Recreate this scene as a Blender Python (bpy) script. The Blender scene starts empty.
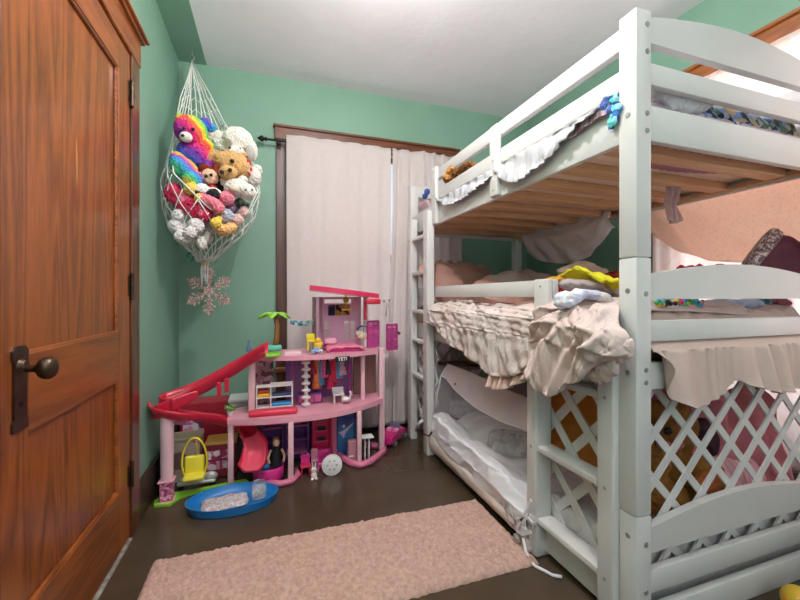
import bpy, bmesh, math, random
from mathutils import Vector, Matrix, noise as mn
R = math.radians
random.seed(7)
SC = bpy.context.scene
COL = SC.collection

# ---------------------------------------------------------------- camera, world, lights, exposure
FPX, SN, CS, HC, V0 = 381.6, 0.322, 0.9467, 1.1, 297.0      # focal length in pixels, heading, eye height
cam_d = bpy.data.cameras.new('camera'); cam = bpy.data.objects.new('camera', cam_d); COL.objects.link(cam)
cam_d.sensor_width = 36.0; cam_d.lens = FPX * 36.0 / 800.0
cam_d.shift_y = (V0 - 300.0) / 800.0
cam_d.clip_start = 0.02
cam.location = (0, 0, HC); cam.rotation_euler = (R(90), 0, -math.atan2(SN, CS))
SC.camera = cam
SC.view_settings.view_transform = 'Standard'; SC.view_settings.look = 'None'
SC.view_settings.gamma = 1.0; SC.view_settings.use_curve_mapping = False
SC.view_settings.exposure = 0.14

wd = bpy.data.worlds.new('sky'); SC.world = wd; wd.use_nodes = True
wd.node_tree.nodes['Background'].inputs[0].default_value = (0.70, 0.83, 1.0, 1)
wd.node_tree.nodes['Background'].inputs[1].default_value = 1.0

def area(name, loc, rot, sx, sy, power, color=(1, 1, 1)):
    l = bpy.data.lights.new(name, 'AREA'); l.shape = 'RECTANGLE'; l.size = sx; l.size_y = sy
    l.energy = power; l.color = color
    o = bpy.data.objects.new(name, l); COL.objects.link(o); o.location = loc; o.rotation_euler = rot
    return o
# daylight through the right-hand and curtained back windows; added fill light from behind the camera
area('daylight_right', (2.62, 0.95, 1.5), (0, R(90), 0), 1.6, 1.6, 30, (1.0, 0.97, 0.93))
area('front_fill', (0.75, -1.42, 1.45), (R(90), 0, 0), 1.7, 1.7, 3, (0.96, 0.98, 1.0))
area('daylight_back', (0.75, 3.42, 1.3), (R(-90), 0, 0), 1.3, 1.8, 14, (0.93, 0.97, 1.0))
LAMP = (0.46, 1.35, 2.60)
lp = bpy.data.lights.new('ceiling_bulb', 'POINT'); lp.energy = 56; lp.shadow_soft_size = 0.03; lp.color = (1.0, 0.985, 0.96)
lpo = bpy.data.objects.new('ceiling_bulb', lp); COL.objects.link(lpo); lpo.location = LAMP

# ---------------------------------------------------------------- helpers
def s2l(c):
    f = lambda x: x / 12.92 if x <= 0.04045 else ((x + 0.055) / 1.055) ** 2.4
    return tuple(f(v / 255.0) for v in c) + (1.0,)

MATS = {}
def mat(name, rgb, rough=0.5, var=0.0, scale=8.0, bump=0.0, bscale=60.0, metal=0.0, alpha=1.0, trans=0.0,
        rgb2=None, coat=0.0, emis=None, estr=0.0, stretch=None, transl=0.0, spec=None):
    if name in MATS: return MATS[name]
    m = bpy.data.materials.new(name); m.use_nodes = True
    nt = m.node_tree; N = nt.nodes; L = nt.links; b = N['Principled BSDF']
    c1 = s2l(rgb)
    b.inputs['Base Color'].default_value = c1; b.inputs['Roughness'].default_value = rough
    b.inputs['Metallic'].default_value = metal; b.inputs['Alpha'].default_value = alpha
    b.inputs['Coat Weight'].default_value = coat
    b.inputs['Transmission Weight'].default_value = trans
    if spec is not None: b.inputs['Specular IOR Level'].default_value = spec
    if emis: b.inputs['Emission Color'].default_value = s2l(emis); b.inputs['Emission Strength'].default_value = estr
    tc = N.new('ShaderNodeTexCoord'); mp = N.new('ShaderNodeMapping'); L.new(tc.outputs['Object'], mp.inputs['Vector'])
    if stretch: mp.inputs['Scale'].default_value = stretch
    if var > 0 or rgb2:
        nz = N.new('ShaderNodeTexNoise'); nz.inputs['Scale'].default_value = scale; nz.inputs['Detail'].default_value = 4
        L.new(mp.outputs[0], nz.inputs['Vector'])
        rp = N.new('ShaderNodeValToRGB'); rp.color_ramp.elements[0].position = 0.32; rp.color_ramp.elements[1].position = 0.68
        c2 = s2l(rgb2) if rgb2 else tuple(min(1, v * (1 + var)) for v in c1[:3]) + (1,)
        c0 = c1 if rgb2 else tuple(v * (1 - var) for v in c1[:3]) + (1,)
        rp.color_ramp.elements[0].color = c0; rp.color_ramp.elements[1].color = c2
        L.new(nz.outputs['Fac'], rp.inputs[0]); L.new(rp.outputs[0], b.inputs['Base Color'])
    if bump > 0:
        n2 = N.new('ShaderNodeTexNoise'); n2.inputs['Scale'].default_value = bscale; n2.inputs['Detail'].default_value = 3
        L.new(mp.outputs[0], n2.inputs['Vector'])
        bp = N.new('ShaderNodeBump'); bp.inputs['Strength'].default_value = bump; bp.inputs['Distance'].default_value = 0.01
        L.new(n2.outputs['Fac'], bp.inputs['Height']); L.new(bp.outputs[0], b.inputs['Normal'])
    if transl > 0:
        out = N['Material Output']; t = N.new('ShaderNodeBsdfTranslucent'); t.inputs[0].default_value = c1
        mx = N.new('ShaderNodeMixShader'); mx.inputs[0].default_value = transl
        L.new(b.outputs[0], mx.inputs[1]); L.new(t.outputs[0], mx.inputs[2]); L.new(mx.outputs[0], out.inputs[0])
    MATS[name] = m
    return m

def ramp_mat(name, cols, axis='Z', rough=0.8, scale=1.0, kind='wave', bump=0.3, dist=2.0):
    """patterned fabric: soft bands (wave) or patches (voronoi) of the given colours"""
    if name in MATS: return MATS[name]
    m = bpy.data.materials.new(name); m.use_nodes = True
    N = m.node_tree.nodes; L = m.node_tree.links; b = N['Principled BSDF']; b.inputs['Roughness'].default_value = rough
    tc = N.new('ShaderNodeTexCoord')
    if kind == 'wave':
        w = N.new('ShaderNodeTexWave'); w.bands_direction = axis; w.wave_profile = 'SAW'
        w.inputs['Scale'].default_value = scale; w.inputs['Distortion'].default_value = dist; w.inputs['Detail Scale'].default_value = 2.0
        src = w.outputs['Fac']
    elif kind == 'noise':
        w = N.new('ShaderNodeTexNoise'); w.inputs['Scale'].default_value = scale; src = w.outputs['Fac']
    else:
        w = N.new('ShaderNodeTexVoronoi'); w.inputs['Scale'].default_value = scale
        sx = N.new('ShaderNodeSeparateColor'); L.new(w.outputs['Color'], sx.inputs[0]); src = sx.outputs[0]
    L.new(tc.outputs['Object'], w.inputs['Vector'])
    rp = N.new('ShaderNodeValToRGB'); e = rp.color_ramp.elements
    while len(e) < len(cols): e.new(0.5)
    lo, hi = (0.3, 0.72) if kind == 'noise' else (0.0, 1.0)
    for i, c in enumerate(cols):
        e[i].position = lo + (hi - lo) * i / max(1, len(cols) - (1 if kind == 'wave' else 0)); e[i].color = s2l(c)
    if kind != 'wave': rp.color_ramp.interpolation = 'CONSTANT' if kind == 'voronoi' else 'LINEAR'
    L.new(src, rp.inputs[0]); L.new(rp.outputs[0], b.inputs['Base Color'])
    if bump:
        n2 = N.new('ShaderNodeTexNoise'); n2.inputs['Scale'].default_value = 120
        L.new(tc.outputs['Object'], n2.inputs['Vector'])
        bp = N.new('ShaderNodeBump'); bp.inputs['Strength'].default_value = bump; bp.inputs['Distance'].default_value = 0.01
        L.new(n2.outputs['Fac'], bp.inputs['Height']); L.new(bp.outputs[0], b.inputs['Normal'])
    MATS[name] = m
    return m

def wood_mat(name, dark, light, rough=0.3, axis='Z', scale=5.0, coat=0.3, wear=None):
    if name in MATS: return MATS[name]
    m = bpy.data.materials.new(name); m.use_nodes = True
    N = m.node_tree.nodes; L = m.node_tree.links; b = N['Principled BSDF']
    b.inputs['Roughness'].default_value = rough; b.inputs['Coat Weight'].default_value = coat; b.inputs['Coat Roughness'].default_value = 0.15
    tc = N.new('ShaderNodeTexCoord'); mp = N.new('ShaderNodeMapping'); L.new(tc.outputs['Object'], mp.inputs['Vector'])
    st = {'X': (0.09, 1, 1), 'Y': (1, 0.09, 1), 'Z': (1, 1, 0.09)}[axis]; mp.inputs['Scale'].default_value = st
    n1 = N.new('ShaderNodeTexNoise'); n1.inputs['Scale'].default_value = scale; n1.inputs['Detail'].default_value = 2; n1.inputs['Distortion'].default_value = 0.6
    L.new(mp.outputs[0], n1.inputs['Vector'])
    w = N.new('ShaderNodeMath'); w.operation = 'MULTIPLY'; w.inputs[1].default_value = 20.0; L.new(n1.outputs['Fac'], w.inputs[0])
    fr = N.new('ShaderNodeMath'); fr.operation = 'PINGPONG'; fr.inputs[1].default_value = 1.0; L.new(w.outputs[0], fr.inputs[0])
    n2 = N.new('ShaderNodeTexNoise'); n2.inputs['Scale'].default_value = scale * 24; n2.inputs['Detail'].default_value = 3; L.new(mp.outputs[0], n2.inputs['Vector'])
    mx = N.new('ShaderNodeMix'); mx.data_type = 'FLOAT'; mx.inputs['Factor'].default_value = 0.62
    L.new(fr.outputs[0], mx.inputs['A']); L.new(n2.outputs['Fac'], mx.inputs['B'])
    rp = N.new('ShaderNodeValToRGB'); rp.color_ramp.elements[0].position = 0.15; rp.color_ramp.elements[1].position = 0.75
    rp.color_ramp.elements[0].color = s2l(dark); rp.color_ramp.elements[1].color = s2l(light)
    L.new(mx.outputs['Result'], rp.inputs[0])
    last = rp.outputs[0]
    if wear:
        n3 = N.new('ShaderNodeTexNoise'); n3.inputs['Scale'].default_value = 26; n3.inputs['Detail'].default_value = 6; L.new(mp.outputs[0], n3.inputs['Vector'])
        r3 = N.new('ShaderNodeValToRGB'); r3.color_ramp.elements[0].position = 0.69; r3.color_ramp.elements[1].position = 0.74
        L.new(n3.outputs['Fac'], r3.inputs[0])
        m3 = N.new('ShaderNodeMix'); m3.data_type = 'RGBA'; m3.inputs['B'].default_value = s2l(wear)
        L.new(r3.outputs[0], m3.inputs['Factor']); L.new(last, m3.inputs['A']); last = m3.outputs['Result']
    L.new(last, b.inputs['Base Color'])
    MATS[name] = m
    return m

def frame_of(d):
    d = Vector(d).normalized(); u = Vector((0, 0, 1)) if abs(d.z) < 0.9 else Vector((1, 0, 0))
    a = d.cross(u).normalized(); return a, d.cross(a).normalized(), d

class MB:
    """collects shapes and links them as ONE mesh object"""
    def __init__(s): s.bm = bmesh.new()
    def box(s, a, b, bev=0.0, seg=2, M=None):
        lo = [min(p, q) for p, q in zip(a, b)]; hi = [max(p, q) for p, q in zip(a, b)]
        c = Vector([(p + q) / 2 for p, q in zip(lo, hi)]); d = [max(1e-4, q - p) for p, q in zip(lo, hi)]
        t = bmesh.new(); bmesh.ops.create_cube(t, size=1.0)
        for v in t.verts: v.co = Vector((v.co.x * d[0], v.co.y * d[1], v.co.z * d[2])) + c
        bev = min(bev, min(d) * 0.45)
        if bev > 1e-4: bmesh.ops.bevel(t, geom=t.edges[:], offset=bev, segments=seg, affect='EDGES', profile=0.5)
        s.merge(t, M); return s
    def merge(s, t, M=None):
        if M is not None: bmesh.ops.transform(t, matrix=M, verts=t.verts)
        me = bpy.data.meshes.new('tmp'); t.to_mesh(me); t.free(); s.bm.from_mesh(me); bpy.data.meshes.remove(me)
    def cyl(s, p0, p1, r0, r1=None, seg=16, cap=True):
        r1 = r0 if r1 is None else r1; p0 = Vector(p0); p1 = Vector(p1); a, b, _ = frame_of(p1 - p0)
        rings = []
        for p, r in ((p0, r0), (p1, r1)):
            rings.append([s.bm.verts.new(p + (a * math.cos(2 * math.pi * k / seg) + b * math.sin(2 * math.pi * k / seg)) * r) for k in range(seg)])
        for k in range(seg): s.bm.faces.new((rings[0][k], rings[0][(k + 1) % seg], rings[1][(k + 1) % seg], rings[1][k]))
        if cap: s.bm.faces.new(rings[0][::-1]); s.bm.faces.new(rings[1])
        return s
    def tube(s, pts, r, seg=8, closed=False):
        pts = [Vector(p) for p in pts]; n = len(pts); rings = []; pa = None
        for i, p in enumerate(pts):
            d = (pts[(i + 1) % n] - pts[i - 1]) if closed else (pts[min(i + 1, n - 1)] - pts[max(i - 1, 0)])
            if d.length < 1e-9: d = Vector((0, 0, 1))
            d.normalize()
            if pa is None: a = frame_of(d)[0]
            else:
                a = pa - d * pa.dot(d)
                a = a.normalized() if a.length > 1e-6 else frame_of(d)[0]
            pa = a; b = d.cross(a); rr = r[i] if isinstance(r, (list, tuple)) else r
            rings.append([s.bm.verts.new(p + (a * math.cos(2 * math.pi * k / seg) + b * math.sin(2 * math.pi * k / seg)) * rr) for k in range(seg)])
        for i in range(n if closed else n - 1):
            A, B = rings[i], rings[(i + 1) % n]
            for k in range(seg): s.bm.faces.new((A[k], A[(k + 1) % seg], B[(k + 1) % seg], B[k]))
        if not closed: s.bm.faces.new(rings[0][::-1]); s.bm.faces.new(rings[-1])
        return s
    def ball(s, c, r, rot=None, u=16, v=10, lump=0.0, seed=0.0):
        r = (r, r, r) if not isinstance(r, (tuple, list)) else r
        t = bmesh.new(); bmesh.ops.create_uvsphere(t, u_segments=u, v_segments=v, radius=1.0)
        for w in t.verts:
            k = 1.0 + (lump * mn.noise(w.co * 3.0 + Vector((seed, seed * 1.7, 0))) if lump else 0)
            w.co = Vector((w.co.x * r[0], w.co.y * r[1], w.co.z * r[2])) * k
        M = Matrix.Translation(Vector(c))
        if rot is not None: M = M @ rot.to_4x4()
        s.merge(t, M); return s
    def lathe(s, prof, c=(0, 0, 0), seg=28, sx=1.0, sy=1.0):
        c = Vector(c); rings = []
        for r, z in prof:
            rings.append([s.bm.verts.new(c + Vector((sx * r * math.cos(2 * math.pi * k / seg), sy * r * math.sin(2 * math.pi * k / seg), z))) for k in range(seg)])
        for A, B in zip(rings, rings[1:]):
            for k in range(seg): s.bm.faces.new((A[k], A[(k + 1) % seg], B[(k + 1) % seg], B[k]))
        s.bm.faces.new(rings[0][::-1]); s.bm.faces.new(rings[-1]); return s
    def prism(s, poly, vec):
        vec = Vector(vec); A = [s.bm.verts.new(Vector(p)) for p in poly]; B = [s.bm.verts.new(Vector(p) + vec) for p in poly]
        n = len(A); s.bm.faces.new(A[::-1]); s.bm.faces.new(B)
        for k in range(n): s.bm.faces.new((A[k], A[(k + 1) % n], B[(k + 1) % n], B[k]))
        return s
    def grid(s, nu, nv, f, closed_u=False):
        V = [[s.bm.verts.new(Vector(f(i / (nu if closed_u else nu - 1), j / (nv - 1)))) for j in range(nv)] for i in range(nu)]
        for i in range(nu if closed_u else nu - 1):
            for j in range(nv - 1):
                k = (i + 1) % nu
                s.bm.faces.new((V[i][j], V[k][j], V[k][j + 1], V[i][j + 1]))
        return s
    def strip(s, p, q, w, n, th):
        """flat bar of width w from p to q, lying in the plane of normal n, thickness th"""
        p = Vector(p); q = Vector(q); n = Vector(n).normalized(); a = (q - p).normalized().cross(n) * (w / 2)
        s.prism([p + a - n * th / 2, q + a - n * th / 2, q - a - n * th / 2, p - a - n * th / 2], n * th); return s
    def build(s, name, m, parent=None, smooth=None, mods=(), local=False, recalc=True):
        if recalc: bmesh.ops.recalc_face_normals(s.bm, faces=s.bm.faces[:])
        me = bpy.data.meshes.new(name); 
        off = Vector((0, 0, 0))
        if parent is not None and not local:
            p = parent
            while p is not None: off = off + Vector(p.location); p = p.parent
        if off.length > 0: bmesh.ops.translate(s.bm, vec=-off, verts=s.bm.verts)
        s.bm.to_mesh(me); s.bm.free()
        ms = m if isinstance(m, (list, tuple)) else [m]
        for k in ms: me.materials.append(k)
        if smooth is not None:
            me.polygons.foreach_set('use_smooth', [True] * len(me.polygons))
            if smooth < 170:
                for e in me.edges: pass
                try: me.set_sharp_from_angle(angle=R(smooth))
                except Exception: pass
        o = bpy.data.objects.new(name, me); COL.objects.link(o)
        if parent is not None: o.parent = parent
        for md in mods:
            x = o.modifiers.new(md[0], md[0])
            for k, v in md[1].items(): setattr(x, k, v)
        return o

def tag(o, label, cat, group=None, kind=None):
    o['label'] = label; o['category'] = cat
    if group: o['group'] = group
    if kind: o['kind'] = kind
    return o
def thing(name, label, cat, loc=(0, 0, 0), group=None, rz=0.0):
    o = bpy.data.objects.new(name, None); COL.objects.link(o); o.location = loc; o.rotation_euler = (0, 0, rz)
    o.empty_display_size = 0.05
    return tag(o, label, cat, group)
def empty_part(name, parent):
    o = bpy.data.objects.new(name, None); COL.objects.link(o); o.parent = parent; o.empty_display_size = 0.02
    return o
def struct(o): o['kind'] = 'structure'; return o
def copy_tree(o, parent=None):
    c = o.copy(); COL.objects.link(c)
    if parent is not None: c.parent = parent
    for ch in [x for x in COL.objects if x.parent == o]: copy_tree(ch, c)
    return c
def ray(u, v):
    a = (u - 400) / FPX; return Vector((SN + a * CS, CS - a * SN, (V0 - v) / FPX))
def PX(u, v, x): r = ray(u, v); return Vector((0, 0, HC)) + r * (x / r.x)
def PY(u, v, y): r = ray(u, v); return Vector((0, 0, HC)) + r * (y / r.y)
def PZ(u, v, z): r = ray(u, v); return Vector((0, 0, HC)) + r * ((z - HC) / r.z)
SUB1 = ('SUBSURF', dict(levels=1, render_levels=1)); SUB2 = ('SUBSURF', dict(levels=2, render_levels=2))
def SOLID(t, off=0.0): return ('SOLIDIFY', dict(thickness=t, offset=off))

# ---------------------------------------------------------------- materials of the setting
M_GREEN = mat('green_wall_paint', (126, 164, 143), 0.55, var=0.05, scale=2.5, bump=0.12, bscale=45)
M_CEIL = mat('ceiling_paint', (244, 240, 244), 0.6, var=0.025, scale=3, bump=0.15, bscale=22)
M_OAK = wood_mat('varnished_oak', (94, 43, 12), (160, 86, 30), 0.36, 'Z', 5.0, 0.18, wear=(196, 128, 62))
M_OAKY = wood_mat('varnished_oak_rail', (94, 43, 12), (156, 84, 30), 0.36, 'Y', 5.0, 0.18, wear=(196, 128, 62))
M_OAKX = wood_mat('window_casing_oak', (70, 34, 16), (122, 66, 34), 0.35, 'X', 9.0, 0.3)
M_OAKZ = wood_mat('dark_casing_oak', (52, 24, 12), (92, 46, 22), 0.35, 'Z', 9.0, 0.3)
M_BASEB = wood_mat('dark_baseboard', (36, 20, 14), (62, 34, 22), 0.35, 'Y', 9.0, 0.3)
M_FLOOR = mat('brown_floor_paint', (76, 62, 48), 0.24, var=0.12, scale=5, bump=0.06, bscale=14)
M_BRONZE = mat('dark_bronze', (84, 68, 56), 0.36, var=0.2, scale=40, metal=0.9)
M_BLACK = mat('black_iron', (26, 24, 24), 0.45, metal=0.5)
M_WHITE = mat('white_bed_paint', (217, 214, 212), 0.38, var=0.02, scale=6)
M_PINE = wood_mat('pine_board', (206, 156, 114), (228, 186, 144), 0.5, 'X', 7.0, 0.1)
M_STEEL = mat('steel', (178, 176, 172), 0.45, metal=0.7)
M_GLASS = mat('window_glass', (230, 240, 245), 0.03, alpha=0.12)
# ---------------------------------------------------------------- the room
XL, XR, YB, YF, ZC = -0.62, 2.35, 3.10, -1.30, 2.80
struct(MB().box((XL - .1, YF - .1, -.1), (XR + .1, YB + .1, 0)).build('floor', M_FLOOR))
struct(MB().box((XL - .1, YF - .1, ZC), (XR + .1, YB + .1, ZC + .1)).build('ceiling', M_CEIL))
struct(MB().box((XL, YF, ZC - .006), (XL + .18, YB, ZC)).build('trim_1', M_GREEN))
# left wall, with the doorway left open behind the door leaf
DY0, DY1, DZ = 1.145, 2.028, 2.195
w = MB(); w.box((XL - .1, YF, 0), (XL, DY0, ZC)); w.box((XL - .1, DY1, 0), (XL, YB + .1, ZC)); w.box((XL - .1, DY0, DZ), (XL, DY1, ZC))
struct(w.build('wall_left', M_GREEN))
def wall_with_hole(axis, at, th, lo, hi, hlo, hhi, name, m=None):
    w = MB()
    def bx(a0, a1, z0, z1):
        if axis == 'Y': w.box((a0, at, z0), (a1, at + th, z1))
        else: w.box((at, a0, z0), (at + th, a1, z1))
    bx(lo, hlo[0], 0, ZC); bx(hhi[0], hi, 0, ZC); bx(hlo[0], hhi[0], 0, hlo[1]); bx(hlo[0], hhi[0], hhi[1], ZC)
    return struct(w.build(name, m or M_GREEN))
wall_with_hole('Y', YB, .1, XL - .1, XR + .1, (.13, .55), (1.46, 2.30), 'wall_back')
wall_with_hole('X', XR, .1, YF - .1, YB, (.30, .42), (1.66, 2.31), 'wall_right')
wall_with_hole('Y', YF - .1, .1, XL - .1, XR + .1, (-.05, .7), (1.55, 2.25), 'wall_front', M_CEIL)

# back window: casing, sash, glass
t = struct(MB().box((.03, YB - .03, 2.313), (1.60, YB, 2.42), .006).box((.02, YB - .045, 2.405), (1.61, YB, 2.425), .005)
           .build('window_1', M_OAKX))
MB().box((.042, YB - .022, .10), (.122, YB, 2.313), .004).build('window_casing', M_OAKZ, t)
MB().box((1.47, YB - .022, .10), (1.568, YB, 2.313), .004).build('window_casing', M_OAKZ, t)
MB().box((.03, YB - .05, .52), (1.6, YB, .56), .006).build('window_sill', M_OAKX, t)
s = MB()
for x0, x1, z0, z1 in ((.13, .18, .56, 2.3), (1.41, 1.46, .56, 2.3), (.18, 1.41, .56, .62), (.18, 1.41, 1.40, 1.46), (.18, 1.41, 2.25, 2.3)):
    s.box((x0, YB + .03, z0), (x1, YB + .06, z1), .004)
s.build('window_sash', M_OAKX, t)
MB().box((.17, YB + .042, .6), (1.42, YB + .046, 2.27)).build('window_pane', M_GLASS, t)
# right window
t = struct(MB().box((XR - .03, .19, 2.312), (XR, 1.77, 2.43), .006).box((XR - .05, .17, 2.415), (XR, 1.79, 2.435), .005).build('window_2', wood_mat('bright_casing_oak', (110, 58, 24), (176, 104, 50), .35, 'Y', 9., .3)))
MB().box((XR - .022, 1.66, .3), (XR, 1.765, 2.312), .004).build('window_casing', M_OAKZ, t)
MB().box((XR - .022, .20, .3), (XR, .30, 2.312), .004).build('window_casing', M_OAKZ, t)
MB().box((XR - .06, .19, .37), (XR, 1.77, .41), .006).build('window_sill', M_OAKX, t)
s = MB()
for y0, y1, z0, z1 in ((.30, .35, .42, 2.31), (1.61, 1.66, .42, 2.31), (.35, 1.61, .42, .48), (.35, 1.61, 1.42, 1.48), (.35, 1.61, 2.26, 2.31)):
    s.box((XR + .03, y0, z0), (XR + .06, y1, z1), .004)
s.build('window_sash', M_OAKX, t)
MB().box((XR + .043, .34, .47), (XR + .047, 1.62, 2.27)).build('window_pane', M_GLASS, t)
# unseen window added behind the camera to let the fill light in
s = MB()
for x0, x1, z0, z1 in ((-.05, 0, .7, 2.25), (1.5, 1.55, .7, 2.25), (0, 1.5, .7, .76), (0, 1.5, 1.45, 1.51), (0, 1.5, 2.19, 2.25)):
    s.box((x0, YF - .07, z0), (x1, YF - .03, z1), .004)
struct(s.build('fill_window', M_OAKX))

# baseboards
struct(MB().box((XL, DY1 + .115, 0), (XL + .02, YB, .19), .004).build('baseboard_left', M_BASEB))
struct(MB().box((XL + .02, YB - .02, 0), (XR, YB, .19), .004).build('baseboard_back', M_BASEB))
struct(MB().box((XR - .02, YF, 0), (XR, YB - .02, .19), .004).build('baseboard_right', M_BASEB))

# door frame
struct(MB().box((XL, DY1 + .008, 0), (XL + .026, DY1 + .115, 2.30), .004).build('trim_2', wood_mat('casing_oak', (66, 30, 12), (112, 58, 26), .3, 'Z', 5., .3)))
struct(MB().box((XL, DY0 - .115, 0), (XL + .026, DY0 - .008, 2.30), .004).build('trim_3', M_OAK))
struct(MB().box((XL, DY0 - .12, DZ + .006), (XL + .03, DY1 + .12, 2.335), .004).box((XL, DY0 - .14, 2.335), (XL + .06, DY1 + .15, 2.352), .005)
       .box((XL, DY0 - .13, 2.32), (XL + .045, DY1 + .135, 2.338), .004).build('trim_4', M_OAKY))
struct(MB().box((XL - .1, DY0, 0), (XL + .03, DY1, .012), .003).build('trim_5', mat('worn_white_threshold', (176, 170, 160), .6, rgb2=(120, 110, 100), scale=30)))

# the door itself
XD = XL + .02
d = struct(MB().box((XD - .04, DY0 + .004, .02), (XD, DY0 + .115, DZ - .004), .003).build('door_1', M_OAK))
MB().box((XD - .04, 1.893, .02), (XD, DY1 - .006, DZ - .004), .003).build('stile', M_OAK, d)
for z0, z1 in ((.02, .277), (.747, .951), (2.064, DZ - .004)):
    MB().box((XD - .04, DY0 + .115, z0), (XD, 1.893, z1), .002).build('rail', M_OAKY, d)
for z0, z1 in ((.277, .747), (.951, 2.064)):
    pn = MB().box((XD - .03, DY0 + .115, z0), (XD - .016, 1.893, z1)).build('panel', M_OAK, d)
    mo = MB(); y0, y1 = DY0 + .115, 1.893
    for a, b in (((y0, z0), (y1, z0)), ((y0, z1), (y1, z1)), ((y0, z0), (y0, z1)), ((y1, z0), (y1, z1))):
        mo.cyl((XD - .012, a[0], a[1]), (XD - .012, b[0], b[1]), .009, seg=8)
    mo.build('panel_molding', M_OAKY, pn, smooth=40)
pl = MB(); prof = [(-.032, 0), (.032, 0), (.032, .02), (.026, .03), (.026, .17), (.032, .18), (.032, .2), (.018, .212), (-.018, .212), (-.032, .2), (-.032, .18), (-.026, .17), (-.026, .03), (-.032, .02)]
pl.prism([(XD, 1.218 + y, .765 + z) for y, z in prof], (.006, 0, 0))
pl.cyl((XD + .006, 1.218, .925), (XD + .016, 1.218, .925), .02, .014)
pl.build('knob_plate', M_BRONZE, d, smooth=30)
kb = MB(); prof = [(.009, 0), (.009, .02), (.012, .026), (.024, .034), (.029, .044), (.028, .056), (.02, .064), (.006, .067)]
kb.lathe(prof); bmesh.ops.transform(kb.bm, matrix=Matrix.Translation((XD + .012, 1.218, .918)) @ Matrix.Rotation(R(90), 4, 'Y'), verts=kb.bm.verts)
kb.build('knob', M_BRONZE, d, smooth=60)
MB().cyl((XD + .0055, 1.218, .83), (XD + .0075, 1.218, .83), .006).build('keyhole', M_BLACK, d)
for z in (2.02, 1.15, .30):
    MB().cyl((XD + .008, DY1, z - .05), (XD + .008, DY1, z + .05), .008, seg=10).ball((XD + .008, DY1, z + .055), .009, u=10, v=6).ball((XD + .008, DY1, z - .055), .009, u=10, v=6) \
        .box((XD - .002, DY1 - .03, z - .045), (XD + .002, DY1 - .004, z + .045)).build('hinge', M_BRONZE, d, smooth=40)

# ceiling lamp (above the frame) that throws the hard shadows on the left wall
t = thing('ceiling_lamp', 'white glass ceiling lamp hanging from the middle of the ceiling', 'lamp', (LAMP[0], LAMP[1], ZC))
MB().lathe([(.001, 0), (.07, 0), (.075, -.012), (.06, -.03), (.001, -.032)], (LAMP[0], LAMP[1], ZC)).build('canopy_plate', M_BRONZE, t, smooth=40)
MB().cyl((LAMP[0], LAMP[1], ZC - .03), (LAMP[0], LAMP[1], ZC - .13), .008).build('stem', M_BRONZE, t, smooth=40)

# unseen uplighter added behind the camera, soft fill bounced off the ceiling
UX, UY = -.36, -.25
t = thing('fill_uplighter', 'added black uplighter by the left wall, an unseen fill light behind the camera', 'lamp', (UX, UY, 0))
MB().lathe([(.001, 0), (.14, 0), (.14, .014), (.03, .03), (.001, .03)], (UX, UY, 0), 32).build('base', M_BLACK, t, smooth=40)
MB().cyl((UX, UY, .03), (UX, UY, 1.76), .012).build('pole', M_BLACK, t, smooth=40)
MB().lathe([(.02, 0), (.09, .03), (.15, .09), (.17, .13), (.165, .13), (.145, .093), (.085, .036), (.018, .006)], (UX, UY, 1.755), 32).build('lamp_bowl', M_BLACK, t, smooth=50)
ul = area('uplighter_fill', (UX, UY, 1.875), (R(180), 0, 0), .22, .22, 52, (1, 1, 1)); ul.data.shape = 'DISK'

# rug
def rugf(x0, x1, y0, y1):
    m = MB(); nx, ny = 340, 120
    def f(s, q):
        x = x0 + (x1 - x0) * s; y = y0 + (y1 - y0) * q
        ed = min(s, 1 - s) * (x1 - x0); ed2 = min(q, 1 - q) * (y1 - y0); e = min(ed, ed2)
        z = .026 * min(1, (e / .02) ** .5 if e > 0 else 0)
        nz = mn.noise(Vector((x * 75, y * 55, 0))) * .7 + mn.noise(Vector((x * 150, y * 120, 3))) * .6
        lo = mn.noise(Vector((x * 7, y * 7, 8)))
        if e > 0: z += .010 * nz * min(1, e / .01) + .004 * lo
        return (x + .004 * mn.noise(Vector((y * 40, x * 40, 1))), y + .006 * mn.noise(Vector((x * 40, y * 40, 2))), max(.002, z))
    m.grid(nx, ny, f); return m
M_RUG = mat('pink_shag', (232, 194, 178), .95, rgb2=(206, 162, 146), scale=55, bump=1.0, bscale=190)
t = thing('rug', 'pink shaggy runner rug lying on the brown floor beside the bunk bed', 'rug', (.3, 1.55, 0))
rugf(-.456, 1.047, 1.30, 1.81).build('pile', M_RUG, t, smooth=180)
MB().box((-.45, 1.305, .0005), (1.04, 1.805, .004)).build('backing', mat('rug_backing', (150, 112, 96), .9), t)
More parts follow.
